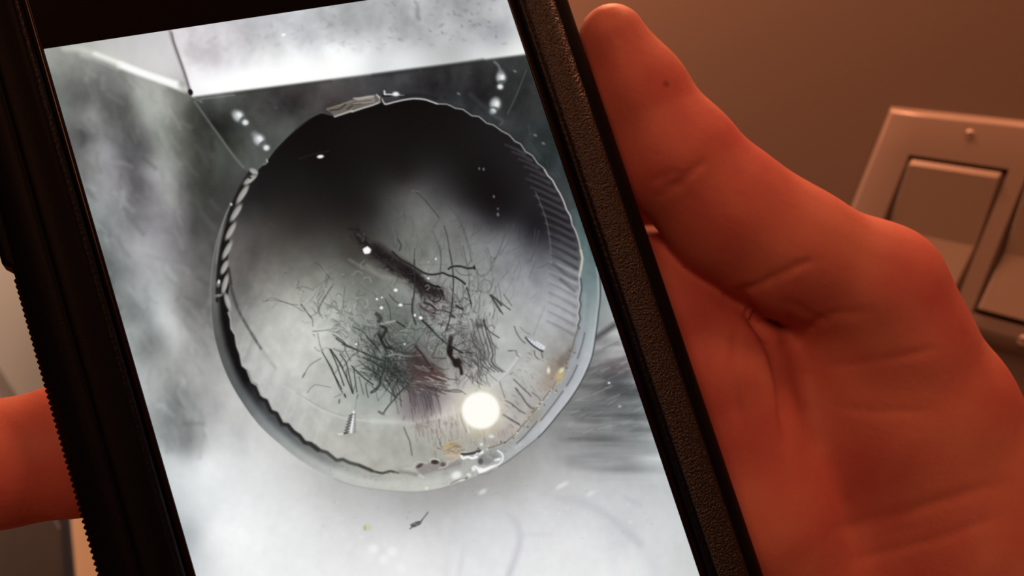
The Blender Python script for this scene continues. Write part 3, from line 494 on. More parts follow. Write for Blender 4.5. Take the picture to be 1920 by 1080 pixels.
    # the fan of hairs at the lower left
    for pts, w, v in [([(20,490),(70,580),(110,660),(150,740),(200,830)],2.6,52),([(90,465),(140,570),(180,680),(220,800)],3,48),([(100,470),(160,560),(200,630),(250,740),(300,870)],3.2,46),([(185,510),(240,590),(265,690),(290,800),(305,870)],2.8,46),([(140,520),(190,600),(215,640)],2,52),([(290,620),(360,690),(430,750),(490,790)],3,46),([(310,640),(325,760),(340,860)],2.4,52),([(150,365),(230,420),(330,465),(430,510),(520,550),(600,570)],3.4,46),([(120,330),(200,380),(240,420)],2,60),([(200,420),(320,470),(440,510)],2,60),([(400,540),(500,590),(570,640),(640,690),(720,710)],3,44),([(430,350),(500,430),(560,500),(610,560)],2.6,52),([(300,260),(390,300),(470,390),(540,460)],2.2,60),([(380,640),(470,660),(540,700)],2,60),([(420,780),(430,850),(445,910)],2,56),([(470,860),(540,800),(560,730),(590,650)],3.2,46),([(540,690),(560,780),(510,850),(465,870)],2.6,48),([(570,790),(630,850),(700,910)],2.4,50),([(590,720),(640,800),(690,880)],2.2,54),([(620,690),(670,780),(710,880)],2.2,54),([(650,680),(720,760),(770,810)],2.4,52),([(690,700),(760,780)],2.4,54),([(800,800),(740,860),(680,930),(620,1000),(580,1060)],3,48),([(600,400),(600,560),(590,680)],2,54),([(570,1060),(540,1040)],4,70),([(360,720),(380,800),(400,880)],1.8,66),([(225,880),(235,905)],4,52),([(180,930),(175,960)],3,66),([(350,880),(340,920)],2,80),([(130,910),(210,870)],1.2,96),([(700,920),(710,1000),(725,1060)],1.6,96),([(205,560),(160,650),(130,700)],1.3,70),([(60,560),(110,640)],2.2,60),([(110,650),(130,700),(170,770)],3,50),([(130,700),(170,800),(205,860)],2.4,56),([(240,660),(250,740)],2,56),([(330,780),(300,870)],1.3,70)]:
        hair('m', pts, w*.72, (v-12, v-4, v-8), .9, .8)
    # dense crossing hairs centre
    for k in range(190):
        x = rng.normal(735, 34); y = rng.normal(690, 24)
        a_ = math.radians(rng.choice([25, 50, 125, 75])+rng.normal(0, 13)); L = rng.uniform(14, 55); bend = rng.normal(0, 4)
        dx, dy = math.cos(a_), math.sin(a_)
        stroke(img, [(x-dx*L/2, y-dy*L/2), (x-dy*bend, y+dx*bend), (x+dx*L/2, y+dy*L/2)], rng.uniform(.9, 1.9), (44, 50, 47), rng.uniform(.35, .8), .8)
    for k in range(120):
        x = rng.normal(715, 30); y = rng.normal(640, 26)
        a_ = math.radians(40+rng.normal(0, 40)); L = rng.uniform(8, 34); bend = rng.normal(0, 4); dx, dy = math.cos(a_), math.sin(a_)
        stroke(img, [(x-dx*L/2, y-dy*L/2), (x-dy*bend, y+dx*bend), (x+dx*L/2, y+dy*L/2)], rng.uniform(.8, 1.6), (52, 58, 54) if rng.random() < .8 else (170, 174, 166), rng.uniform(.3, .65), .8)
    # black tuft and red-brown mat
    for pts, w, v in [([(560,250),(610,280),(580,340),(560,380)],7,36),([(540,330),(570,390),(600,440),(650,460)],7,34),([(520,140),(560,180),(540,210)],9,56),([(600,380),(640,440),(690,470)],4,40),([(620,300),(650,380)],3,60),([(880,445),(930,500),(970,560),(1010,620),(1050,670)],5,(48,38,38)),([(870,420),(900,440)],4,(80,66,62)),([(600,0),(640,90),(650,200)],2,56),([(850,0),(860,160),(880,240)],2.4,50),([(620,530),(700,510),(800,530),(930,520)],2.6,(168,170,160)),([(560,240),(640,220),(700,205)],2.4,(165,162,154)),([(740,300),(790,285)],2,(175,175,166)),([(940,200),(1010,270),(1090,350),(1165,415)],3.6,36),([(705,210),(780,260)],3.2,44),([(700,480),(800,505),(880,500)],2.4,50)]:
        hair('m', pts, w*.8, v, .85, 1.1)
    stroke(img, P('m',[(880,540),(960,600),(1060,680),(1120,720)]), 14, (62, 38, 36), .7, 8)
    stroke(img, P('m',[(850,640),(950,700),(1060,720)]), 12, (88, 56, 54), .55, 8)
    stroke(img, P('m',[(820,560),(900,600),(960,640)]), 16, (64, 58, 58), .55, 9)
    for k in range(70):
        x, y = P('m',[(rng.uniform(840,1150), rng.uniform(620,860))])[0]; L = rng.uniform(10, 32); a_ = math.radians(14+rng.normal(0, 10))
        c_ = [(66, 42, 40), (96, 66, 64), (196, 176, 168), (52, 44, 46)][rng.integers(4)]
        stroke(img, [(x-L/2*math.cos(a_), y-L/2*math.sin(a_)), (x, y+rng.normal(0, 1.5)), (x+L/2*math.cos(a_), y+L/2*math.sin(a_))], rng.uniform(.9, 1.8), c_, .6, .8)
    for pts, w in [([(960,800),(1080,830),(1200,855),(1300,860)],1.8),([(1150,850),(1230,840),(1290,845),(1340,880)],2.2),([(900,780),(1000,860),(1100,900)],1.8),([(880,790),(1000,830),(1160,880)],1.6),([(1180,740),(1260,745)],1.8)]:
        hair('m', pts, w*.8, (58, 52, 52), .8)
    # combed purple strands below
    for k in range(60):
        x0, y0 = P('m',[(rng.uniform(800,1060), rng.uniform(790,880))])[0]; L = rng.uniform(22, 50)
        sl = .16+rng.normal(0, .05)
        c_ = [(70, 62, 72), (96, 82, 92), (84, 66, 68), (60, 56, 64)][rng.integers(4)]
        al = rng.uniform(.3, .7)*(1 if x0 < 805 else .7)
        stroke(img, [(x0, y0), (x0+L*sl, y0+L*.5), (x0+L*sl*1.3, y0+L)], rng.uniform(1, 2), c_, al, .9, w2=.8)
    for k in range(60):
        x0, y0 = P('o',[(rng.uniform(430,1500), rng.uniform(150,420))])[0]; L = rng.uniform(6, 26)
        base = img[int(y0-PY0), int(x0-PX0)]
        stroke(img, [(x0, y0), (x0+L*.15, y0+L)], rng.uniform(1, 2.4), base*np.array([.78, .72, .70]), .5, 1.2, sm=False)
    # thick black lump at right and its neighbours
    stroke(img, P('m',[(1205,360),(1190,450),(1200,520),(1240,580),(1290,630),(1305,690)]), 8.5, (34, 26, 26), .97, 1.6, w2=5.5)
    blob(img, P('m',[(1195,480)])[0], 6, 10, 0, (34, 26, 26), .97, .3); blob(img, P('m',[(1260,590)])[0], 8, 9, 40, (36, 28, 27), .97, .3)
    hair('m',[(1210,440),(1260,470),(1310,500)],3.2,36,.95); hair('m',[(1340,695),(1385,735)],1.8,(84,62,60),.9); hair('m',[(1350,490),(1400,500)],2.2,50,.9)
    hair('m',[(1200,370),(1240,330),(1300,300)],5,(74,70,68),.6,2.5); hair('m',[(1100,390),(1060,470),(1030,530)],2,62,.8); hair('m',[(1040,545),(1100,548),(1160,550)],2,60,.8); hair('m',[(1220,0),(1200,160),(1150,300)],1.8,50,.8)
    hair('m',[(1190,155),(1240,175)],3,56,.8)
    # bundle of long hairs curving down at the right
    for dx, v, w, al in [(0,52,2.2,.85),(-34,58,1.8,.8),(-72,62,1.8,.75),(-110,70,1.6,.65),(-150,78,1.5,.55),(24,70,1.5,.6)]:
        hair('m',[(1510+dx,190),(1530+dx,300),(1560+dx,400),(1590+dx,500),(1580+dx,570),(1610+dx,620),(1680+dx,675)],w,v,al)
    hair('m',[(1500,240),(1560,300),(1650,360)],1.8,60,.8); hair('m',[(1480,250),(1440,240)],7,66,.7,3); hair('m',[(1740,480),(1765,480)],1.8,80,.7)
    for k in range(60):
        x, y = P('m',[(rng.normal(1440,70), rng.uniform(280,720))])[0]; L = rng.uniform(10, 40); a_ = math.radians(75+rng.normal(0, 16))
        stroke(img, [(x, y), (x+L*.5*math.cos(a_)+rng.normal(0, 2), y+L*.5*math.sin(a_)), (x+L*math.cos(a_-.2), y+L*math.sin(a_-.2))], rng.uniform(.9, 1.7), (66, 64, 64), rng.uniform(.3, .7), .8)
    for x, y in [(1490,560),(1440,600),(1380,620),(1410,570)]: blob(img, P('m',[(x, y)])[0], 5, 3, 30, (70, 68, 66), .6, .6)
    for k in range(40):
        x, y = P('m',[(rng.uniform(960,1180), rng.uniform(300,470))])[0]; L = rng.uniform(8, 26); a_ = math.radians(-20+rng.normal(0, 18))
        stroke(img, [(x, y), (x+L*math.cos(a_), y+L*math.sin(a_))], 1., (76, 80, 76), .5, .8, sm=False)
    # twigs near the two screws and lower right
    for pts, w, v in [([(290,235),(310,290),(350,350),(380,375)],2,80),([(255,640),(275,625)],1.4,90),([(285,680),(350,745),(410,800),(430,825)],2.2,78),([(300,755),(350,820),(390,880),(430,920),(455,925)],2.6,74),([(165,700),(190,780),(210,840)],1.4,96),([(215,860),(270,890),(330,940),(380,970)],2.2,82),([(235,440),(300,440),(310,470),(330,490)],1.6,84),([(460,440),(465,480),(490,510)],2,74),([(515,440),(530,500)],2,80),([(195,980),(260,1020),(330,1060)],3,80),([(340,240),(380,280),(420,300)],1.6,120),([(60,260),(110,300),(160,330)],1.6,90),([(440,790),(490,830),(510,860)],2.2,104)]:
        hair('n', pts, w, (v, v-4, v-6), .8, 1)
    for pts, w, v in [([(345,370),(380,460),(410,530),(435,680)],2.6,88),([(740,280),(745,380)],2,110),([(745,500),(755,570),(780,600)],2,90),([(720,600),(760,615)],2.4,92),([(560,380),(570,480)],2.4,140),([(850,510),(870,540)],2,110),([(980,220),(1010,330),(1050,420)],2.4,110),([(890,130),(920,260)],2.4,(216,208,200)),([(1050,310),(1075,420)],3,(226,222,210)),([(1460,220),(1520,260),(1580,300)],3,106),([(350,240),(340,280)],3,120),([(120,220),(60,190)],4,110),([(480,370),(540,350),(600,370)],5,(150,138,132))]:
        hair('o', pts, w, v, .75, 1.1)
    for k in range(130):
        a0 = rng.uniform(25, 80); t = math.radians(a0); r0 = rinS(t)-rng.uniform(4, 75); x, y = CX+r0*math.cos(t), CY+r0*math.sin(t)
        base = img[int(y-PY0), int(x-PX0)]; L = rng.uniform(2, 10)
        stroke(img, [(x, y), (x+L*math.cos(t+rng.normal(0, .3)), y+L*math.sin(t+rng.normal(0, .3)))], rng.uniform(1, 3), base*np.array([.8, .76, .72]), .55, 1.3, sm=False)
    # rust and yellow fluff
    for fr, x, y, rx, ry, a_, c_, al in [('n',640,580,22,16,-50,(140,116,98),.5),('n',590,700,20,14,-40,(160,134,116),.55),('n',700,520,14,8,-60,(112,98,88),.6),('n',760,450,12,8,-60,(120,112,106),.6),('n',670,655,7,10,20,(196,176,118),.9),('n',690,605,6,4,-40,(226,218,180),.9),('n',578,605,3,6,0,(236,230,206),.9),('o',870,590,18,9,-10,(188,164,118),.6),('o',900,680,14,6,0,(192,166,140),.7),('o',860,560,9,4,-20,(206,176,120),.7),('o',1200,430,34,8,-25,(176,164,136),.5),('n',460,990,14,12,-45,(150,140,112),.5)]:
        blob(img, P(fr,[(x, y)])[0], rx, ry, a_, c_, al, .7)
    for k in range(26):
        x, y = P('o',[(rng.uniform(770,960), rng.uniform(540,720))])[0]; a_ = rng.normal(-.2, .5); L = rng.uniform(6, 18)
        stroke(img, [(x, y), (x+L*.5*math.cos(a_), y+L*.5*math.sin(a_)-1.5), (x+L*math.cos(a_), y+L*math.sin(a_))], rng.uniform(.9, 1.8), [(158, 128, 84), (206, 182, 138), (128, 108, 82)][rng.integers(3)], .7, .8)
    # wavy bottom lip, dark hollows and molten-looking drips
    fillpoly(img, P('o',[(480,800),(520,770),(600,775),(640,760),(700,735),(760,790),(830,800),(940,735),(1000,745),(980,790),(820,840),(700,860),(560,900),(500,870)]), (142, 132, 130), .85, 3)
    blob(img, P('o',[(690,758)])[0], 8, 4, 5, (58, 46, 44), .95, .4); blob(img, P('o',[(785,785)])[0], 5, 4, 0, (86, 68, 64), .8, .5); blob(img, P('o',[(520,800)])[0], 7, 3, -30, (66, 60, 56), .9, .5)
    stroke(img, P('o',[(350,830),(420,825),(460,800),(480,765),(520,755),(600,770)]), 1.8, (196, 194, 184), .9, .9)
    stroke(img, P('o',[(640,760),(650,730),(700,722),(740,740)]), 2, (214, 210, 200), .9, .9)
    stroke(img, P('o',[(840,745),(835,785),(800,815),(740,825)]), 2, (206, 196, 182), .9, .9); stroke(img, P('o',[(840,750),(900,745),(945,710)]), 2.4, (206, 184, 160), .8, 1)
    stroke(img, P('o',[(820,690),(880,685),(930,690)]), 2.4, (206, 186, 160), .7, 1)
    stroke(img, P('o',[(300,870),(400,880),(480,900)]), 5, (110, 106, 96), .6, 3); stroke(img, P('o',[(0,860),(100,878),(190,858),(280,880)]), 3, (70, 70, 62), .8, 1.4)
    stroke(img, P('o',[(970,690),(975,660),(1030,650),(1120,650),(1240,630)]), 1.8, (222, 222, 218), .9, .9)
    stroke(img, P('o',[(990,670),(1060,668),(1150,650),(1200,630)]), 4.5, (44, 44, 44), .9, 1.2)
    stroke(img, P('o',[(990,690),(1010,715),(1060,700),(1110,715),(1165,700)]), 4.4, (246, 247, 247), 1, 1.2)
    stroke(img, P('o',[(1195,675),(1225,650)]), 5, (242, 243, 243), 1, 1.2); stroke(img, P('o',[(1140,690),(1170,655)]), 3, (230, 230, 230), .9, 1)
    fillpoly(img, P('o',[(1190,680),(1280,660),(1380,660),(1420,700),(1350,750),(1280,790),(1200,780)]), (136, 136, 134), .9, 3)
    blob(img, P('o',[(1205,750)])[0], 5, 6, 0, (84, 84, 82), .9, .5); stroke(img, P('o',[(1280,680),(1330,720)]), 4, (165, 165, 164), .7, 2)
    stroke(img, P('o',[(1400,630),(1450,670),(1455,730),(1400,790),(1320,820),(1240,850),(1180,835),(1150,800)]), 3, (240, 241, 240), .95, 1.1, w2=3)
    fillpoly(img, P('o',[(1150,810),(1240,830),(1320,800),(1390,780),(1330,830),(1250,870),(1190,890)]), (248, 248, 247), 1, 1.5)
    blob(img, P('o',[(1400,730)])[0], 7, 2.6, -12, (240, 240, 240), .9, .5); blob(img, P('o',[(1130,830)])[0], 4, 5, 20, (240, 238, 234), .9, .5)
    blob(img, P('o',[(935,905)])[0], 9, 7, -20, (240, 239, 235), .9, .6); blob(img, P('o',[(1075,905)])[0], 4, 3.5, 0, (236, 226, 214), .9, .5); blob(img, P('o',[(1000,955)])[0], 7, 2.6, -20, (226, 224, 214), .9, .5)
    stroke(img, P('o',[(870,1000),(960,955),(1050,935)]), 1.8, (112, 110, 102), .8, 1); stroke(img, P('o',[(1040,950),(1060,925)]), 2, (92, 88, 82), .8, 1)
    blob(img, P('o',[(1330,470)])[0], 5, 3, 0, (232, 232, 220), .8, .6); blob(img, P('o',[(1215,560)])[0], 3, 3, 0, (234, 234, 226), .8, .6)
    stroke(img, P('o',[(520,905),(570,935)]), 1.8, (222, 222, 214), .8, 1); blob(img, P('o',[(600,1055)])[0], 3, 3, 0, (228, 226, 204), .9)
    blob(img, P('o',[(820,880)])[0], 5, 5, 30, (160, 160, 156), .6, .6); stroke(img, P('o',[(1180,900),(1290,880),(1330,850)]), 3, (130, 128, 126), .6, 1.5)
    # stiff grime ticks along the collar
    for k in range(90):
        a0 = rng.uniform(52, 112); t = math.radians(a0); fr_ = rng.uniform(.1, .95); r0 = rinS(t)*(1-fr_)+rout((t+np.pi) % (2*np.pi)-np.pi)*fr_
        x, y = CX+r0*math.cos(t), CY+r0*math.sin(t); base = img[int(y-PY0), int(x-PX0)]
        blob(img, (x, y), rng.uniform(.8, 3), rng.uniform(.7, 1.8), rng.uniform(0, 180), base+rng.choice([-26, -18, 20]), .6, .6)
    # two loose screws
    fillpoly(img, P('f',[(940,712),(962,708),(958,780),(950,850),(905,852),(893,835),(905,800),(925,750)]), (176, 176, 174), 1, .9)
    stroke(img, P('f',[(955,715),(948,780),(938,846)]), 3.4, (238, 240, 240), 1, 1)
    for y in range(735, 850, 18):
        xl = 940-(y-712)*.30
        stroke(img, P('f',[(xl-4, y+8),(xl+18, y-4)]), 2.4, (52, 52, 52), .9, .8, sm=False); stroke(img, P('f',[(966, y-6),(960, y+4)]), 1.6, (90, 90, 90), .8, .8, sm=False)
    stroke(img, P('f',[(895,855),(920,850)]), 2, (60, 60, 58), .8); stroke(img, P('f',[(860,858),(885,856)]), 2.6, (232, 232, 226), .9); stroke(img, P('f',[(965,700),(975,620)]), 1.2, (110, 112, 108), .6)
    fillpoly(img, P('n',[(385,325),(420,325),(490,365),(552,405),(545,432),(500,425),(440,385)]), (214, 216, 222), 1, .9)
    stroke(img, P('n',[(385,328),(430,380),(490,425),(530,445)]), 2.8, (52, 52, 56), .95, .9); stroke(img, P('n',[(400,322),(470,360)]), 1.6, (110, 110, 112), .7)
    for k in range(5): stroke(img, P('n',[(430+k*22, 345+k*14),(425+k*22, 362+k*14)]), 1.2, (150, 152, 158), .7, .8, sm=False)
    # glints
    for fr, x, y, rx, ry, a_ in [('d',745,46,6.2,3.2,-8),('d',1040,640,7,6,0),('g',570,410,3.8,2.8,0),('g',473,424,3,3,0),('g',672,475,3.4,3.2,0),('g',642,462,2.2,2.6,0),('g',450,380,2.2,2.2,0),('g',475,372,1.6,1.6,0),('g',710,275,2,2,0),('g',545,335,3.6,3,0),('g',345,608,1.8,1.8,0),('g',590,608,1.6,1.6,0),('g',748,177,1.5,2,0),('l',700,210,1,1,0)]:
        blob(img, P(fr,[(x, y)])[0], rx, ry, a_, (248, 248, 245), .97, .45)
    fillpoly(img, P('g',[(378,128),(402,112),(420,130),(412,148),(388,152)]), (250, 249, 246), 1, .8)
    stroke(img, P('d',[(610,60),(700,30),(800,10)]), 2, (40, 37, 40), .6, 2)
    for x, y, rx in [(715,118,1.6),(742,122,1.8),(805,290,1.8),(830,365,1.4),(830,400,2.2)]: blob(img, P('e',[(x, y)])[0], rx, rx*1.5, 0, (128, 130, 134), .8, .6)
    # lamp reflection: the round bright spot with its halo
    d = np.hypot((xx-901.5)/1.0, (yy-769.5)/.98)
    img = mix(img, (236, 226, 196), .55*(1-sst(d, 30, 62)))
    img = mix(img, (255, 254, 244), 1-sst(d, 31.5, 39.5))
    img += (rng.standard_normal((H, Wd)).astype(np.float32)*1.2)[..., None]
    img = calm(img, .8)
    for c_ in range(3): img[..., c_] = .65*img[..., c_]+.35*blur(img[..., c_], 1)
    return np.clip(img, 0, 255)
# ---- PAINT END

# ------------------------------------------------------------------ helpers
def lin(c):
    c = np.asarray(c, float)/255.
    return np.where(c <= .04045, c/12.92, ((c+.055)/1.055)**2.4)
def mesh_obj(name, verts, faces, mat=None, parent=None, smooth=True):
    me = bpy.data.meshes.new(name); me.from_pydata([tuple(map(float, v)) for v in verts], [], [tuple(int(i) for i in f) for f in faces]); me.update()
    if smooth: me.polygons.foreach_set('use_smooth', [True]*len(me.polygons))
    o = bpy.data.objects.new(name, me); COL.objects.link(o)
    if mat: me.materials.append(mat)
    if parent: o.parent = parent; o.matrix_parent_inverse = parent.matrix_world.inverted()
    return o
def empty(name, loc):
    o = bpy.data.objects.new(name, None); COL.objects.link(o); o.location = loc; o.empty_display_size = .02
    bpy.context.view_layer.update(); return o
def tag(o, label=None, cat=None, group=None, kind=None):
    if label: o['label'] = label
    if cat: o['category'] = cat
    if group: o['group'] = group
    if kind: o['kind'] = kind
    return o
def bevel_mod(o, w_, seg=3):
    m = o.modifiers.new('bevel', 'BEVEL'); m.width = w_; m.segments = seg; m.limit_method = 'ANGLE'; m.angle_limit = .6
    return o
def box_v(x0, x1, y0, y1, z0, z1):
    v = [(x, y, z) for x in (x0, x1) for y in (y0, y1) for z in (z0, z1)]
    f = [(0, 1, 3, 2), (4, 6, 7, 5), (0, 4, 5, 1), (2, 3, 7, 6), (0, 2, 6, 4), (1, 5, 7, 3)]
    return v, f
def box(name, x0, x1, y0, y1, z0, z1, mat, parent=None, bev=0, seg=3):
    v, f = box_v(x0, x1, y0, y1, z0, z1)
    o = mesh_obj(name, v, f, mat, parent, smooth=bool(bev))
    if bev: bevel_mod(o, bev, seg)
    return o
def material(name, base, rough=.5, spec=.5, noise=None, bump=None, metallic=0, coat=0):
    """procedural surface: base colour broken by noise, fine relief from a second noise"""
    m = bpy.data.materials.new(name); m.use_nodes = True
    nt = m.node_tree; b = nt.nodes['Principled BSDF']
    b.inputs['Base Color'].default_value = (*base, 1); b.inputs['Roughness'].default_value = rough
    b.inputs['Specular IOR Level'].default_value = spec; b.inputs['Metallic'].default_value = metallic
    b.inputs['Coat Weight'].default_value = coat
    tc = nt.nodes.new('ShaderNodeTexCoord')
    if noise:
        sc_, c2 = noise
        n = nt.nodes.new('ShaderNodeTexNoise'); n.inputs['Scale'].default_value = sc_; n.inputs['Detail'].default_value = 4
        nt.links.new(tc.outputs['Object'], n.inputs['Vector'])
        r = nt.nodes.new('ShaderNodeMix'); r.data_type = 'RGBA'; r.inputs['A'].default_value = (*base, 1); r.inputs['B'].default_value = (*c2, 1)
        nt.links.new(n.outputs['Fac'], r.inputs['Factor']); nt.links.new(r.outputs['Result'], b.inputs['Base Color'])
    if bump:
        kind, sc_, strength, dist = bump
        if kind == 'voronoi':
            n = nt.nodes.new('ShaderNodeTexVoronoi'); n.inputs['Scale'].default_value = sc_; out = n.outputs['Distance']
        else:
            n = nt.nodes.new('ShaderNodeTexNoise'); n.inputs['Scale'].default_value = sc_; n.inputs['Detail'].default_value = 3; out = n.outputs['Fac']
        nt.links.new(tc.outputs['Object'], n.inputs['Vector'])
        bp = nt.nodes.new('ShaderNodeBump'); bp.inputs['Strength'].default_value = strength; bp.inputs['Distance'].default_value = dist
        nt.links.new(out, bp.inputs['Height']); nt.links.new(bp.outputs['Normal'], b.inputs['Normal'])
    return m

# ------------------------------------------------------------------ room shell
mw = material('painted_wall', (.150, .122, .099), .75, .2, (2.2, (.132, .108, .088)), ('noise', 260., .12, .0006))
mfl = material('wood_floor', (.22, .13, .07), .5, .4, (6., (.15, .08, .045)))
mce = material('ceiling_paint', (.7, .68, .64), .9, .2, (3., (.66, .64, .6)))
tag(box('wall_back', -3.2, 1.4, 0., .10, 0., 2.5, mw), kind='structure')
tag(box('floor', -3.2, 1.4, -1.8, 0., -.08, 0., mfl), kind='structure')
tag(box('ceiling', -3.2, 1.4, -1.8, .10, 2.5, 2.58, mce), kind='structure')

# ------------------------------------------------------------------ switch plate on the wall
mpl = material('ivory_plastic', (.27, .226, .19), .36, .4, (8., (.255, .215, .18)))
mpd = material('ivory_paddle', (.29, .25, .208), .34, .4, (9., (.275, .24, .20)))
mscr = material('painted_screw', (.55, .46, .38), .35, .5, (300., (.42, .35, .29)))
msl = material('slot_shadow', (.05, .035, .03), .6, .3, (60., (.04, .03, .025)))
T = 1.25
sp = empty('switch_plate', (-.214, 0., T+.111))
tag(sp, 'ivory double light switch plate on the beige wall behind the hand', 'switch plate')
X_0, X_1, Z_0, Z_1 = -.295, -.133, T+.0560, T+.1660
# plate: a shallow frame with two rectangular openings and sloping edges
def plate_mesh():
    b = .0072; dep = .0085
    xs = [X_0+b, -.2700, -.2185, -.2100, -.1585, X_1-b]; zs = [Z_0+b, T+.0685, T+.1385, Z_1-b]
    V = []; Fc = []; idx = {}
    def vv(x, y, z):
        k = (round(x, 6), round(y, 6), round(z, 6))
        if k not in idx: idx[k] = len(V); V.append((x, y, z))
        return idx[k]
    for i in range(5):
        for j in range(3):
            if j == 1 and i in (1, 3):
                q = [(xs[i], zs[j]), (xs[i+1], zs[j]), (xs[i+1], zs[j+1]), (xs[i], zs[j+1])]
                for a in range(4):
                    p0, p1 = q[a], q[(a+1) % 4]
                    Fc.append((vv(p0[0], -dep, p0[1]), vv(p1[0], -dep, p1[1]), vv(p1[0], -.001, p1[1]), vv(p0[0], -.001, p0[1])))
                continue
            Fc.append((vv(xs[i], -dep, zs[j]), vv(xs[i+1], -dep, zs[j]), vv(xs[i+1], -dep, zs[j+1]), vv(xs[i], -dep, zs[j+1])))
    # rounded slope down to the wall
    ring = [(x, zs[0]) for x in xs]+[(xs[-1], z) for z in zs[1:]]+[(x, zs[-1]) for x in xs[-2::-1]]+[(xs[0], z) for z in zs[-2:0:-1]]
    def outp(p, k):
        x = p[0]+(-b*k if p[0] == xs[0] else b*k if p[0] == xs[-1] else 0); z = p[1]+(-b*k if p[1] == zs[0] else b*k if p[1] == zs[-1] else 0)
        return x, z
    prof = [(0, dep), (.18, dep*.97), (.5, dep*.72), (.85, dep*.34), (1., 0.)]
    for (k0, d0), (k1, d1) in zip(prof, prof[1:]):
        for a in range(len(ring)):
            p, q = ring[a], ring[(a+1) % len(ring)]
            A, B = outp(p, k0), outp(q, k0); C, D = outp(q, k1), outp(p, k1)
            Fc.append((vv(A[0], -d0, A[1]), vv(D[0], -d1, D[1]), vv(C[0], -d1, C[1]), vv(B[0], -d0, B[1])))
    return V, Fc
v, f = plate_mesh(); o = mesh_obj('cover', v, f, mpl, sp); o.data.set_sharp_from_angle(angle=.9)
def paddle(x0, x1, tilt):
    z0, z1 = T+.0705, T+.1365; zm = (z0+z1)/2-.004
    ya, yb, yc = (-.0098, -.0064, -.0108) if tilt else (-.0108, -.0064, -.0100)
    sy = -.002
    prof = [(z0, sy), (z0, ya), (zm, yb), (z1-.0035, yc), (z1, yc+.0015), (z1, sy)]
    V = []; n = len(prof)
    for x in (x0, x1):
        for z, y in prof: V.append((x, y, z))
    Fc = [tuple(range(n)), tuple(range(2*n-1, n-1, -1))]+[(i, i+n, (i+1) % n+n, (i+1) % n) for i in range(n)]
    o = mesh_obj('rocker', V, Fc, mpd, sp, smooth=False); bevel_mod(o, .0007, 2); return o
paddle(-.2675, -.2210, False); paddle(-.2075, -.1610, True)
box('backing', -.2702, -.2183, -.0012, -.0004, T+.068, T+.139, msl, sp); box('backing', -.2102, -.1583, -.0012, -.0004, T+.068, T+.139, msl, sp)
def screw(x, z):
    V = []; Fc = []; n = 18
    prof = [(.0030, -.0072), (.0030, -.0080), (.0022, -.0088), (.0009, -.0091)]
    for r, y in prof: V += [(x+r*math.cos(2*math.pi*i/n), y, z+r*math.sin(2*math.pi*i/n)) for i in range(n)]
    for k in range(len(prof)-1): Fc += [(k*n+i, k*n+(i+1) % n, (k+1)*n+(i+1) % n, (k+1)*n+i) for i in range(n)]
    Fc.append(tuple((len(prof)-1)*n+i for i in range(n)))
    o = mesh_obj('screw', V, Fc, mscr, sp)
    s = box('slot', x-.0022, x+.0022, -.0093, -.0089, z-.0004, z+.0004, msl); s.parent = o; return o
for x in (-.2435, -.1835):
    screw(x, T+.1530); screw(x, T+.0625)

# ------------------------------------------------------------------ dim things low on the left
mcab = material('dark_wood', (.058, .040, .030), .5, .3, (14., (.045, .030, .023)))
mgap = material('shadow_gap_and_trim', (.028, .022, .024), .6, .3, (30., (.02, .016, .018)))  # near-black for trim, and for the shadow gap painted beside the rail
mtan = material('tan_wood', (.86, .56, .33), .5, .35, (25., (.78, .50, .29)))
cab = empty('cabinet', (-1.5, -.03, 0.))
tag(cab, 'dark brown wooden cabinet standing against the wall, lower left', 'cabinet')
zt = T-.437
box('body', -2.10, -.70, -.030, -.002, .06, zt, mcab, cab, .004)
box('top', -2.11, -.69, -.036, -.002, zt, zt+.012, mcab, cab, .004)
box('plinth', -2.09, -.71, -.026, -.002, 0., .06, mgap, cab)
for x0, x1 in ((-2.08, -1.902), (-1.898, -.72)):
    d = box('door', x0, x1, -.038, -.0305, .08, zt-.003, mcab, cab, .0006)
    k = box('handle', x0+.03, x0+.04, -.050, -.038, zt-.30, zt-.20, mgap); k.parent = d
# a tan rail that slopes down to the right in front of the cabinet's end
def on_plane(x, y, yp):
    r = R3@((pix(x, y, 1000.))*.001); t = (yp-CAM[1])/r[1]; return CAM+r*t
def slanted(name, px4, y0, y1, mat, parent):
    F4 = [on_plane(x, y, y0) for x, y in px4]; V = F4+[np.array([p[0], y1, p[2]]) for p in F4]
    Fc = [(0, 1, 2, 3), (7, 6, 5, 4), (0, 4, 5, 1), (1, 5, 6, 2), (2, 6, 7, 3), (3, 7, 4, 0)]
    o = mesh_obj(name, V, Fc, mat, parent, smooth=False); bevel_mod(o, .002); return o
rail = empty('handrail', tuple(on_plane(160, 1080, -.05)))
tag(rail, 'tan wooden rail sloping down in front of the dark cabinet, lower left', 'handrail')
slanted('rail', [(130, 960), (186, 960), (216, 1180), (150, 1180)], -.075, -.0385, mtan, rail)
slanted('shadow_gap_strip', [(108, 955), (129, 955), (149, 1185), (126, 1185)], -.072, -.0385, mgap, rail)  # dark strip stands in for the shadow gap beside the rail

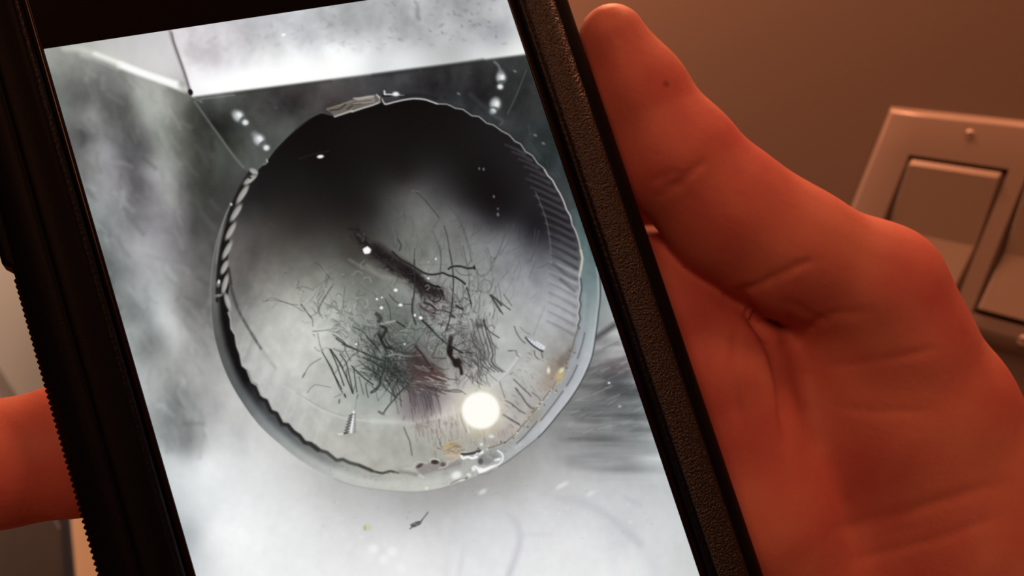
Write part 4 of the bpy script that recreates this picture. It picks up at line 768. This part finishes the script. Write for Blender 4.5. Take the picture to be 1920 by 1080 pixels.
# ------------------------------------------------------------------ the phone
D1 = np.array([0.30858182, 0.94756625, -0.08303891]); D2 = np.array([0.88930018, -0.25642254, 0.37867224])
D1 /= np.linalg.norm(D1); D2 -= D1*D2.dot(D1); D2 /= np.linalg.norm(D2); DN = np.cross(D1, D2)
OT = np.array([-62.29531597, -31.78622045, 127.71249288])           # upper left corner of the shown picture
def ph(u, v, w_=0.): return OT+D2*u+D1*v+DN*w_              # phone frame -> c
PB = ph(34, 40, -4); PMAT = Matrix.Identity(4)
RX, RY, RZ = R3@D2, R3@(-D1), R3@DN
for i in range(3):
    PMAT[i][0] = RX[i]; PMAT[i][1] = RY[i]; PMAT[i][2] = RZ[i]; PMAT[i][3] = c2w(PB)[i]
phone = bpy.data.objects.new('phone', None); COL.objects.link(phone); phone.matrix_world = PMAT; phone.empty_display_size = .02
tag(phone, 'black phone in a grained rugged case, its lit display showing a round metal duct', 'phone')
def L(u, v, w_=0.): return ((u-34)*.001, -(v-40)*.001, (w_+4)*.001)   # phone frame -> phone object's own metres
def part(name, verts, faces, mat, parent=phone, smooth=True):
    me = bpy.data.meshes.new(name); me.from_pydata(verts, [], faces); me.update()
    if smooth: me.polygons.foreach_set('use_smooth', [True]*len(me.polygons))
    o = bpy.data.objects.new(name, me); COL.objects.link(o); me.materials.append(mat); o.parent = parent; return o
U0, U1, V0, V1 = 0., 68., -40., 116.                        # display
PICV = 104.                                                 # the picture's lower end
mglass = material('black_glass', (.003, .0026, .003), .08, .15, (40., (.003, .003, .0035)))
mbez = material('glass_edge', (.010, .006, .005), .2, .14, (80., (.010, .006, .005)))
mstrip = material('grained_rubber', (.006, .0068, .0075), .29, .6, (900., (.009, .0095, .010)), ('noise', 2900., 1., .0003))
mcase = material('matte_rubber', (.0030, .0042, .0052), .5, .06, (300., (.004, .005, .006)), ('noise', 2500., .15, .0002))
mlip = material('smooth_rubber', (.003, .0038, .0046), .4, .15, (500., (.004, .005, .006)), ('voronoi', 1500., .25, .0002))

# rounded-rectangle sweeps; the moulding is broader on the right-hand long side
def rrect(o_, n=10):
    """outline of the display grown by o_ (mm); list of (u, v)"""
    L_, R_, T_, B_ = U0-o_-max(0., o_-6.1)*.5, U1+o_*1.3, V0-o_*1.2, V1+o_*1.2
    r = 3.+o_*.9; out = []
    def seg(p, q, k):
        for i in range(k): t = i/k; out.append((p[0]+(q[0]-p[0])*t, p[1]+(q[1]-p[1])*t))
    def arc(cx, cy, a0, k):
        for i in range(k): a = a0+math.pi/2*i/k; out.append((cx+r*math.cos(a), cy+r*math.sin(a)))
    arc(R_-r, T_+r, -math.pi/2, n); seg((R_, T_+r), (R_, B_-r), 24); arc(R_-r, B_-r, 0, n); seg((R_-r, B_), (L_+r, B_), 10)
    arc(L_+r, B_-r, math.pi/2, n); seg((L_, B_-r), (L_, T_+r), 24); arc(L_+r, T_+r, math.pi, n); seg((L_+r, T_), (R_-r, T_), 10)
    return out
def sweep(name, prof, mat, parent=phone, close=False):
    rings = [rrect(o_) for o_, w_ in prof]; n = len(rings[0]); V = []; Fc = []
    for (o_, w_), rg in zip(prof, rings): V += [L(u, v_, w_) for u, v_ in rg]
    K = len(prof)
    for k in range(K if close else K-1):
        a, b = k*n, ((k+1) % K)*n
        Fc += [(a+i, b+i, b+(i+1) % n, a+(i+1) % n) for i in range(n)]
    return part(name, V, Fc, mat, parent), n
# display body and its glass edge
v, f = [], []
o, n = sweep('display', [(-.4, -.9), (.9, -.9), (.9, -.02), (-.4, -.02)], mglass, close=False)
me = o.data; bm = bmesh.new(); bm.from_mesh(me); bm.verts.ensure_lookup_table()
bm.faces.new([bm.verts[3*n+i] for i in range(n)]); bm.faces.new([bm.verts[i] for i in range(n-1, -1, -1)]); bm.normal_update(); bmesh.ops.recalc_face_normals(bm, faces=bm.faces); bm.to_mesh(me); bm.free()
display = o
for p in display.data.polygons: p.use_smooth = False
sweep('glass_edge', [(.05, -.05), (.06, .06), (.16, .16), (.34, .19), (.55, .14), (.72, .02), (.8, -.2), (.8, -.6)], mbez)
# case: inner lip, grained bumper strip, outer shell
sweep('inner_lip', [(.95, -.9), (.98, -.3), (1.12, .35), (1.45, .78), (1.75, .86), (1.95, .80)], mlip)
STRIP = [(1.85, .50), (1.88, .86), (2.1, 1.08), (2.8, 1.22), (3.8, 1.26), (4.9, 1.18), (5.6, 1.0), (5.95, .78), (6.05, .4)]
def half(name, mat, right):
    o, n_ = sweep(name, STRIP, mat); bm = bmesh.new(); bm.from_mesh(o.data)
    dead = [f_ for f_ in bm.faces if (f_.calc_center_median().x > .0325) != right]
    bmesh.ops.delete(bm, geom=dead, context='FACES'); bm.to_mesh(o.data); bm.free(); return o
tag(half('bumper_strip', mstrip, True), 'grained brown-black strip along the right edge')
tag(half('side_moulding', mcase, False), 'smooth moulding round the other edges, darkened as if unlit')  # darker, duller rubber than the strip stands in for this side being unlit
case_shell, _ = sweep('case_shell', [(5.8, .3), (6.15, .62), (6.6, .55), (7.4, .10), (8.3, -.75), (9.0, -1.9), (9.3, -3.2), (9.3, -5.6), (8.9, -7.0), (7.6, -8.0), (5.5, -8.4), (2., -8.5), (-4., -8.5)], mcase)
me = case_shell.data; bm = bmesh.new(); bm.from_mesh(me); bm.verts.ensure_lookup_table(); nn = len(bm.verts)
bm.faces.new([bm.verts[nn-n+i] for i in range(n)]); bmesh.ops.recalc_face_normals(bm, faces=bm.faces); bm.to_mesh(me); bm.free()
# the left flank: raised side button cover, and the ribbed grip below it
def side_box(name, v0, v1, u_in, u_out, w0, w1, ch):
    prof = [(u_in, w1), (u_out+ch, w1), (u_out, w1-ch), (u_out, w0+ch), (u_out+ch, w0), (u_in, w0)]
    V = []; n_ = len(prof)
    vs = [(v0, ch), (v0+ch, 0), (v1-ch, 0), (v1, ch)]
    for vv_, ins in vs: V += [L(min(u+ins*(u < u_in), u_in), vv_, w_) for u, w_ in prof]
    Fc = [tuple(range(n_)), tuple(range(4*n_-1, 3*n_-1, -1))]
    for k in range(3): Fc += [(k*n_+i, k*n_+(i+1) % n_, (k+1)*n_+(i+1) % n_, (k+1)*n_+i) for i in range(n_)]
    return V, Fc
v, f = side_box('button_cover', -22., 27.2, -10., -11.9, -7.2, -1.9, .7)
part('button_cover', v, f, mcase, smooth=False)
V, Fc = [], []
for k in range(92):
    v_, f_ = side_box('r', 28.9+k*.78, 28.9+k*.78+.52, -10.5, -11.06, -6.6, -2.2, .16)
    b = len(V); V += v_; Fc += [tuple(i+b for i in q) for q in f_]
r_ = part('grip_ridges', V, Fc, mcase, smooth=False); tag(r_, kind='stuff')

# the lit picture on the display (a flat screen image: it is its own light)
img = paint_picture()
NU, NV = 700, 1060
us = np.linspace(U0+.0, U1-.0, NU); vs = np.linspace(0., PICV, NV)
UU, VV = np.meshgrid(us, vs)
Pc = OT+UU[..., None]*D2+VV[..., None]*D1
PXX = 960+FPX*Pc[..., 0]/Pc[..., 2]-PX0; PYY = 540+FPX*Pc[..., 1]/Pc[..., 2]-PY0
PXX = np.clip(PXX, 0, PW-1.01); PYY = np.clip(PYY, 0, PH-1.01)
x0 = PXX.astype(int); y0 = PYY.astype(int); fx = (PXX-x0)[..., None]; fy = (PYY-y0)[..., None]
S = (img[y0, x0]*(1-fx)+img[y0, x0+1]*fx)*(1-fy)+(img[y0+1, x0]*(1-fx)+img[y0+1, x0+1]*fx)*fy
colv = np.ones((NU*NV, 4), np.float32); colv[:, :3] = lin(S.reshape(-1, 3))
co = np.zeros((NU*NV, 3), np.float32); co[:, 0] = (UU.ravel()-34)*.001; co[:, 1] = -(VV.ravel()-40)*.001; co[:, 2] = .004
ii = (np.arange(NV-1)[:, None]*NU+np.arange(NU-1)[None]).ravel()
quads = np.stack([ii, ii+NU, ii+NU+1, ii+1], 1).astype(np.int32)
me = bpy.data.meshes.new('picture'); me.vertices.add(NU*NV); me.vertices.foreach_set('co', co.ravel())
me.loops.add(quads.size); me.loops.foreach_set('vertex_index', quads.ravel())
me.polygons.add(len(quads)); me.polygons.foreach_set('loop_start', np.arange(0, quads.size, 4, dtype=np.int32))
me.update(calc_edges=True)
at = me.color_attributes.new('picture', 'FLOAT_COLOR', 'POINT'); at.data.foreach_set('color', colv.ravel())
mp = bpy.data.materials.new('screen_light'); mp.use_nodes = True; nt = mp.node_tree; b = nt.nodes['Principled BSDF']
b.inputs['Base Color'].default_value = (.004, .004, .004, 1); b.inputs['Roughness'].default_value = .12; b.inputs['Specular IOR Level'].default_value = .06
ca = nt.nodes.new('ShaderNodeVertexColor'); ca.layer_name = 'picture'
nt.links.new(ca.outputs['Color'], b.inputs['Emission Color']); b.inputs['Emission Strength'].default_value = 1.
mp.cycles.emission_sampling = 'NONE'
pic = bpy.data.objects.new('picture', me); COL.objects.link(pic); me.materials.append(mp); pic.parent = display
tag(pic, 'lit photo of a round galvanised duct opening with lint, hair and two loose screws')

# ------------------------------------------------------------------ the hand
mskin = bpy.data.materials.new('skin'); mskin.use_nodes = True; nt = mskin.node_tree; b = nt.nodes['Principled BSDF']
tc = nt.nodes.new('ShaderNodeTexCoord')
n1 = nt.nodes.new('ShaderNodeTexNoise'); n1.inputs['Scale'].default_value = 55; n1.inputs['Detail'].default_value = 4; nt.links.new(tc.outputs['Object'], n1.inputs['Vector'])
rp = nt.nodes.new('ShaderNodeValToRGB'); rp.color_ramp.elements[0].position = .35; rp.color_ramp.elements[1].position = .68
rp.color_ramp.elements[0].color = (.58, .165, .150, 1); rp.color_ramp.elements[1].color = (.68, .28, .215, 1)
nt.links.new(n1.outputs['Fac'], rp.inputs['Fac']); nt.links.new(rp.outputs['Color'], b.inputs['Base Color'])
b.inputs['Roughness'].default_value = .55; b.inputs['Specular IOR Level'].default_value = .28
b.inputs['Subsurface Weight'].default_value = .25; b.inputs['Subsurface Radius'].default_value = (1., .28, .14); b.inputs['Subsurface Scale'].default_value = .0035
n2 = nt.nodes.new('ShaderNodeTexNoise'); n2.inputs['Scale'].default_value = 900; n2.inputs['Detail'].default_value = 3; nt.links.new(tc.outputs['Object'], n2.inputs['Vector'])
wv = nt.nodes.new('ShaderNodeTexWave'); wv.wave_type = 'BANDS'; wv.bands_direction = 'DIAGONAL'; wv.inputs['Scale'].default_value = 420; wv.inputs['Distortion'].default_value = 6; wv.inputs['Detail Scale'].default_value = .12
nt.links.new(tc.outputs['Object'], wv.inputs['Vector'])
ad = nt.nodes.new('ShaderNodeMath'); ad.operation = 'MULTIPLY_ADD'; ad.inputs[1].default_value = .04
nt.links.new(wv.outputs['Fac'], ad.inputs[0]); nt.links.new(n2.outputs['Fac'], ad.inputs[2])
bp = nt.nodes.new('ShaderNodeBump'); bp.inputs['Strength'].default_value = .35; bp.inputs['Distance'].default_value = .0002
nt.links.new(ad.outputs[0], bp.inputs['Height']); nt.links.new(bp.outputs['Normal'], b.inputs['Normal'])

def hand_field(h):
    lo = np.array([-100., -62., 92.]); hi = np.array([165., 128., 232.])
    dim = np.ceil((hi-lo)/h).astype(int)
    ax = [lo[i]+h*np.arange(dim[i]) for i in range(3)]
    G = np.full(dim, 40., np.float32)
    def cone(a, ra, b_, rb, k):
        a = np.asarray(a, float); b_ = np.asarray(b_, float); pad = max(ra, rb)+k+3
        sl = []
        for i in range(3):
            l0 = int(max(0, (min(a[i], b_[i])-pad-lo[i])/h)); l1 = int(min(dim[i], (max(a[i], b_[i])+pad-lo[i])/h+2)); sl.append(slice(l0, l1))
            if l1 <= l0: return
        X = ax[0][sl[0]][:, None, None]; Y = ax[1][sl[1]][None, :, None]; Z = ax[2][sl[2]][None, None, :]
        d = b_-a; L2 = d@d+1e-9
        t = np.clip(((X-a[0])*d[0]+(Y-a[1])*d[1]+(Z-a[2])*d[2])/L2, 0, 1)
        D = np.sqrt((X-a[0]-t*d[0])**2+(Y-a[1]-t*d[1])**2+(Z-a[2]-t*d[2])**2)-(ra+(rb-ra)*t)
        S0 = G[tuple(sl)]; hh = np.clip(k-np.abs(S0-D), 0, None)/k
        G[tuple(sl)] = np.minimum(S0, D)-hh*hh*k*.25
    def chain(pts, k):
        for (a, ra), (b_, rb) in zip(pts, pts[1:]): cone(a, ra, b_, rb, k)
    def C(x, y, z, r): return pix(x, y, z), r*z/FPX
    def Q(u, v, w_, r): return ph(u, v, w_), r
    # thumb along the right edge, down to its root
    chain([C(1148, 72, 166, 64), C(1200, 174, 167.5, 86), C(1262, 290, 168, 108)], 3.)
    chain([C(1278, 308, 168, 112), C(1370, 402, 169, 117), C(1470, 467, 170, 119), C(1640, 548, 173, 123), C(1682, 642, 175, 126), C(1760, 762, 178, 128), C(1832, 867, 182, 126), C(1990, 1100, 188, 140), C(2300, 1600, 194, 300)], 4.)
    # the pad of the palm seen between thumb and phone
    chain([C(1205, 512, 181, 92), C(1238, 562, 178, 98), C(1268, 600, 177, 104), C(1338, 696, 178, 138), C(1410, 960, 181, 160)], 1.3)
    chain([C(1180, 415, 187, 92), C(1250, 462, 188, 86), C(1320, 520, 192, 80)], 1.0)  # flesh added across the gap to block light from behind
    # palm and wrist
    chain([C(1290, 540, 208, 100), C(1440, 570, 202, 105), C(1600, 700, 196, 120)], 3.)
    chain([C(1410, 960, 181, 160), C(1560, 1250, 196, 220)], 5.)
    chain([C(1600, 760, 188, 175), C(1700, 1000, 194, 240), C(1900, 1300, 200, 300), C(2250, 1750, 205, 330)], 6.)
    chain([C(1500, 900, 196, 170), C(1640, 1200, 202, 250), C(2000, 1600, 206, 330)], 6.)
    for v_, dz in ((34, 0), (56, 0), (78, 0), (98, 2)):           # the metacarpals behind the palm
        chain([Q(72, v_, -27-dz, 8.5), C(1900, 1250, 214, 150)], 7.)
    # fingers round the back of the phone
    chain([Q(72, 34, -27, 8.6), Q(42, 37, -18.2, 8.4), Q(16, 38, -17.0, 7.8), Q(2, 38, -16.6, 6.6)], 2.5)
    chain([Q(72, 57, -27, 8.8), Q(44, 54.5, -18.4, 8.8), Q(14, 52.2, -18.2, 9.0), Q(-10, 51.2, -18.0, 9.2), Q(-20, 50.2, -18.2, 8.4), Q(-29, 49.2, -17., 7.2)], 2.5)
    chain([Q(72, 78, -27, 8.6), Q(42, 76, -18.2, 8.3), Q(12, 76.5, -17.2, 8.0), Q(-11, 77., -16.8, 7.5), Q(-19, 77., -12., 6.9)], 2.5)
    chain([Q(72, 98, -29, 7.8), Q(44, 95, -17.8, 7.4), Q(20, 93, -16.4, 7.), Q(-6, 92, -16.4, 6.4), Q(-17.6, 91.5, -13., 5.8)], 2.5)
    chain([C(1560, 640, 182, 118), C(1650, 780, 183, 170), C(1760, 960, 186, 190)], 6.)
    return G, lo
def surface_nets(G, lo, h):
    s = G < 0
    c = np.zeros(np.array(G.shape)-1, np.uint8)
    for dx in (0, 1):
        for dy in (0, 1):
            for dz in (0, 1): c += s[dx:G.shape[0]-1+dx, dy:G.shape[1]-1+dy, dz:G.shape[2]-1+dz]
    act = np.argwhere((c > 0) & (c < 8)); idx = np.full(c.shape, -1, np.int32); idx[tuple(act.T)] = np.arange(len(act))
    acc = np.zeros((len(act), 3)); cnt = np.zeros(len(act))
    corners = [(i, j, k) for i in (0, 1) for j in (0, 1) for k in (0, 1)]
    val = {cc: G[act[:, 0]+cc[0], act[:, 1]+cc[1], act[:, 2]+cc[2]] for cc in corners}
    for a in corners:
        for ax_ in range(3):
            if a[ax_]: continue
            b_ = list(a); b_[ax_] = 1; b_ = tuple(b_); va, vb = val[a], val[b_]
            m = (va < 0) != (vb < 0); t = np.where(m, va/(va-vb+1e-12), 0)
            p = np.tile(np.array(a, float), (len(act), 1)); p[:, ax_] = t
            acc[m] += p[m]; cnt[m] += 1
    V = (act+acc/cnt[:, None])*h+lo
    Fs = []
    for ax_ in range(3):
        o1, o2 = (ax_+1) % 3, (ax_+2) % 3
        sl0 = [slice(1, -1)]*3; sl1 = [slice(1, -1)]*3
        sl0[ax_] = slice(0, -1); sl1[ax_] = slice(1, None)
        A, B = s[tuple(sl0)], s[tuple(sl1)]
        e = np.argwhere(A != B)
        off = np.array([1, 1, 1]); off[ax_] = 0; e0 = e+off
        inside = A[tuple(e.T)]
        def cell(d1, d2):
            q = e0.copy(); q[:, o1] -= d1; q[:, o2] -= d2; return idx[tuple(q.T)]
        q = np.stack([cell(1, 1), cell(0, 1), cell(0, 0), cell(1, 0)], 1)
        q = np.where(inside[:, None], q, q[:, ::-1]); Fs.append(q)
    return V, np.concatenate(Fs)
HS = .75
G, lo = hand_field(HS)
HV, HF = surface_nets(G, lo, HS)
def largest(V, Fq):                       # keep the one connected surface
    lab = np.arange(len(V))
    while True:
        m = lab[Fq].min(1); new = lab.copy()
        for i in range(4): np.minimum.at(new, Fq[:, i], m)
        new = new[new]
        if (new == lab).all(): break
        lab = new
    big = np.bincount(lab).argmax(); keep = lab == big; mp_ = np.cumsum(keep)-1
    return V[keep], mp_[Fq[keep[Fq[:, 0]]]]
HV, HF = largest(HV, HF)
# relax once, then press the skin folds into the surface
def relax(V, Fq, k, lam):
    for _ in range(k):
        acc = np.zeros_like(V); cnt = np.zeros(len(V))
        for i in range(4):
            a = Fq[:, i]; b_ = Fq[:, (i+1) % 4]
            np.add.at(acc, a, V[b_]); np.add.at(acc, b_, V[a]); np.add.at(cnt, a, 1); np.add.at(cnt, b_, 1)
        V = V+(acc/cnt[:, None]-V)*lam
    return V
HV = relax(HV, HF, 4, .5)
def vnorm(V, Fq):
    n_ = np.cross(V[Fq[:, 2]]-V[Fq[:, 0]], V[Fq[:, 3]]-V[Fq[:, 1]]); N = np.zeros_like(V)
    for i in range(4): np.add.at(N, Fq[:, i], n_)
    return N/(np.linalg.norm(N, axis=1, keepdims=True)+1e-9)
# finer mesh where the palm side faces out
me = bpy.data.meshes.new('hand'); me.vertices.add(len(HV)); me.vertices.foreach_set('co', HV.astype(np.float32).ravel())
me.loops.add(HF.size); me.loops.foreach_set('vertex_index', HF.astype(np.int32).ravel()); me.polygons.add(len(HF)); me.polygons.foreach_set('loop_start', np.arange(0, HF.size, 4, dtype=np.int32)); me.update(calc_edges=True)
def crease(V, N, pts, wpx, depth, side=0):
    P_ = np.array(pts, float); sx = 960+FPX*V[:, 0]/V[:, 2]; sy = 540+FPX*V[:, 1]/V[:, 2]
    D = np.full(len(V), 1e9); T_ = np.zeros(len(V)); n_ = len(P_)-1
    for i in range(n_):
        a = P_[i]; d = P_[i+1]-a; L2 = d@d
        t = np.clip(((sx-a[0])*d[0]+(sy-a[1])*d[1])/L2, 0, 1); q = np.hypot(sx-a[0]-t*d[0], sy-a[1]-t*d[1])
        m = q < D; D[m] = q[m]; T_[m] = (i+t[m])/n_
    fade = np.clip(np.minimum(T_, 1-T_)*5, .0, 1)
    a_ = depth*np.exp(-(D/wpx)**2)*fade*(N[:, 2] < .1)
    return V-N*a_[:, None]
N = vnorm(HV, HF)
for pts, wp, dp in [([(1375, 535), (1400, 575), (1430, 618), (1452, 660), (1466, 720), (1474, 790), (1478, 850)], 12, 1.2), ([(1400, 580), (1425, 612), (1448, 642)], 8, 1.4),
                    ([(1376, 546), (1410, 540), (1450, 522), (1500, 496), (1530, 485)], 7, .55), ([(1235, 350), (1270, 345), (1302, 318), (1326, 296)], 7, .45), ([(1215, 345), (1245, 330), (1275, 322)], 6, .3), ([(1228, 372), (1262, 356), (1285, 340)], 6, .35),
                    ([(1384, 600), (1376, 660), (1380, 740), (1392, 820)], 9, .5), ([(1520, 690), (1600, 684), (1690, 668), (1770, 650)], 7, .3), ([(1545, 758), (1640, 772), (1760, 770)], 8, .22), ([(1450, 650), (1500, 640), (1530, 600)], 8, .3), ([(1470, 560), (1520, 590), (1560, 610)], 9, .3), ([(1500, 620), (1560, 590), (1640, 585)], 9, .3), ([(1440, 500), (1460, 560), (1500, 640)], 10, .25), ([(1540, 1000), (1700, 960), (1900, 900)], 12, .35), ([(1560, 1060), (1760, 1010), (1900, 960)], 9, .25)]:
    HV = crease(HV, N, pts, wp, dp)
HV = relax(HV, HF, 1, .25)
hb = c2w(pix(1600, 800, 185))
me.vertices.foreach_set('co', (c2w(HV)-hb).astype(np.float32).ravel()); me.update()
me.polygons.foreach_set('use_smooth', [True]*len(me.polygons))
# a small brown mole on the thumb
cand = np.hypot(960+FPX*HV[:, 0]/HV[:, 2]-1255, 540+FPX*HV[:, 1]/HV[:, 2]-154) < 9
mole = c2w(HV[cand][HV[cand][:, 2].argmin()])-hb
vd = nt.nodes.new('ShaderNodeVectorMath'); vd.operation = 'DISTANCE'; vd.inputs[1].default_value = tuple(map(float, mole))
nt.links.new(tc.outputs['Object'], vd.inputs[0])
mr = nt.nodes.new('ShaderNodeMapRange'); mr.inputs['From Min'].default_value = .0002; mr.inputs['From Max'].default_value = .0009; mr.inputs['To Min'].default_value = .6; mr.inputs['To Max'].default_value = 0.
nt.links.new(vd.outputs['Value'], mr.inputs['Value'])
mx = nt.nodes.new('ShaderNodeMix'); mx.data_type = 'RGBA'; mx.inputs['B'].default_value = (.16, .05, .04, 1)
nt.links.new(mr.outputs['Result'], mx.inputs['Factor']); nt.links.new(rp.outputs['Color'], mx.inputs['A']); nt.links.new(mx.outputs['Result'], b.inputs['Base Color'])
hand = bpy.data.objects.new('hand', me); COL.objects.link(hand); hand.location = hb; me.materials.append(mskin)
tag(hand, 'bare right hand gripping the phone, thumb along its right edge, fingertip at left', 'hand')
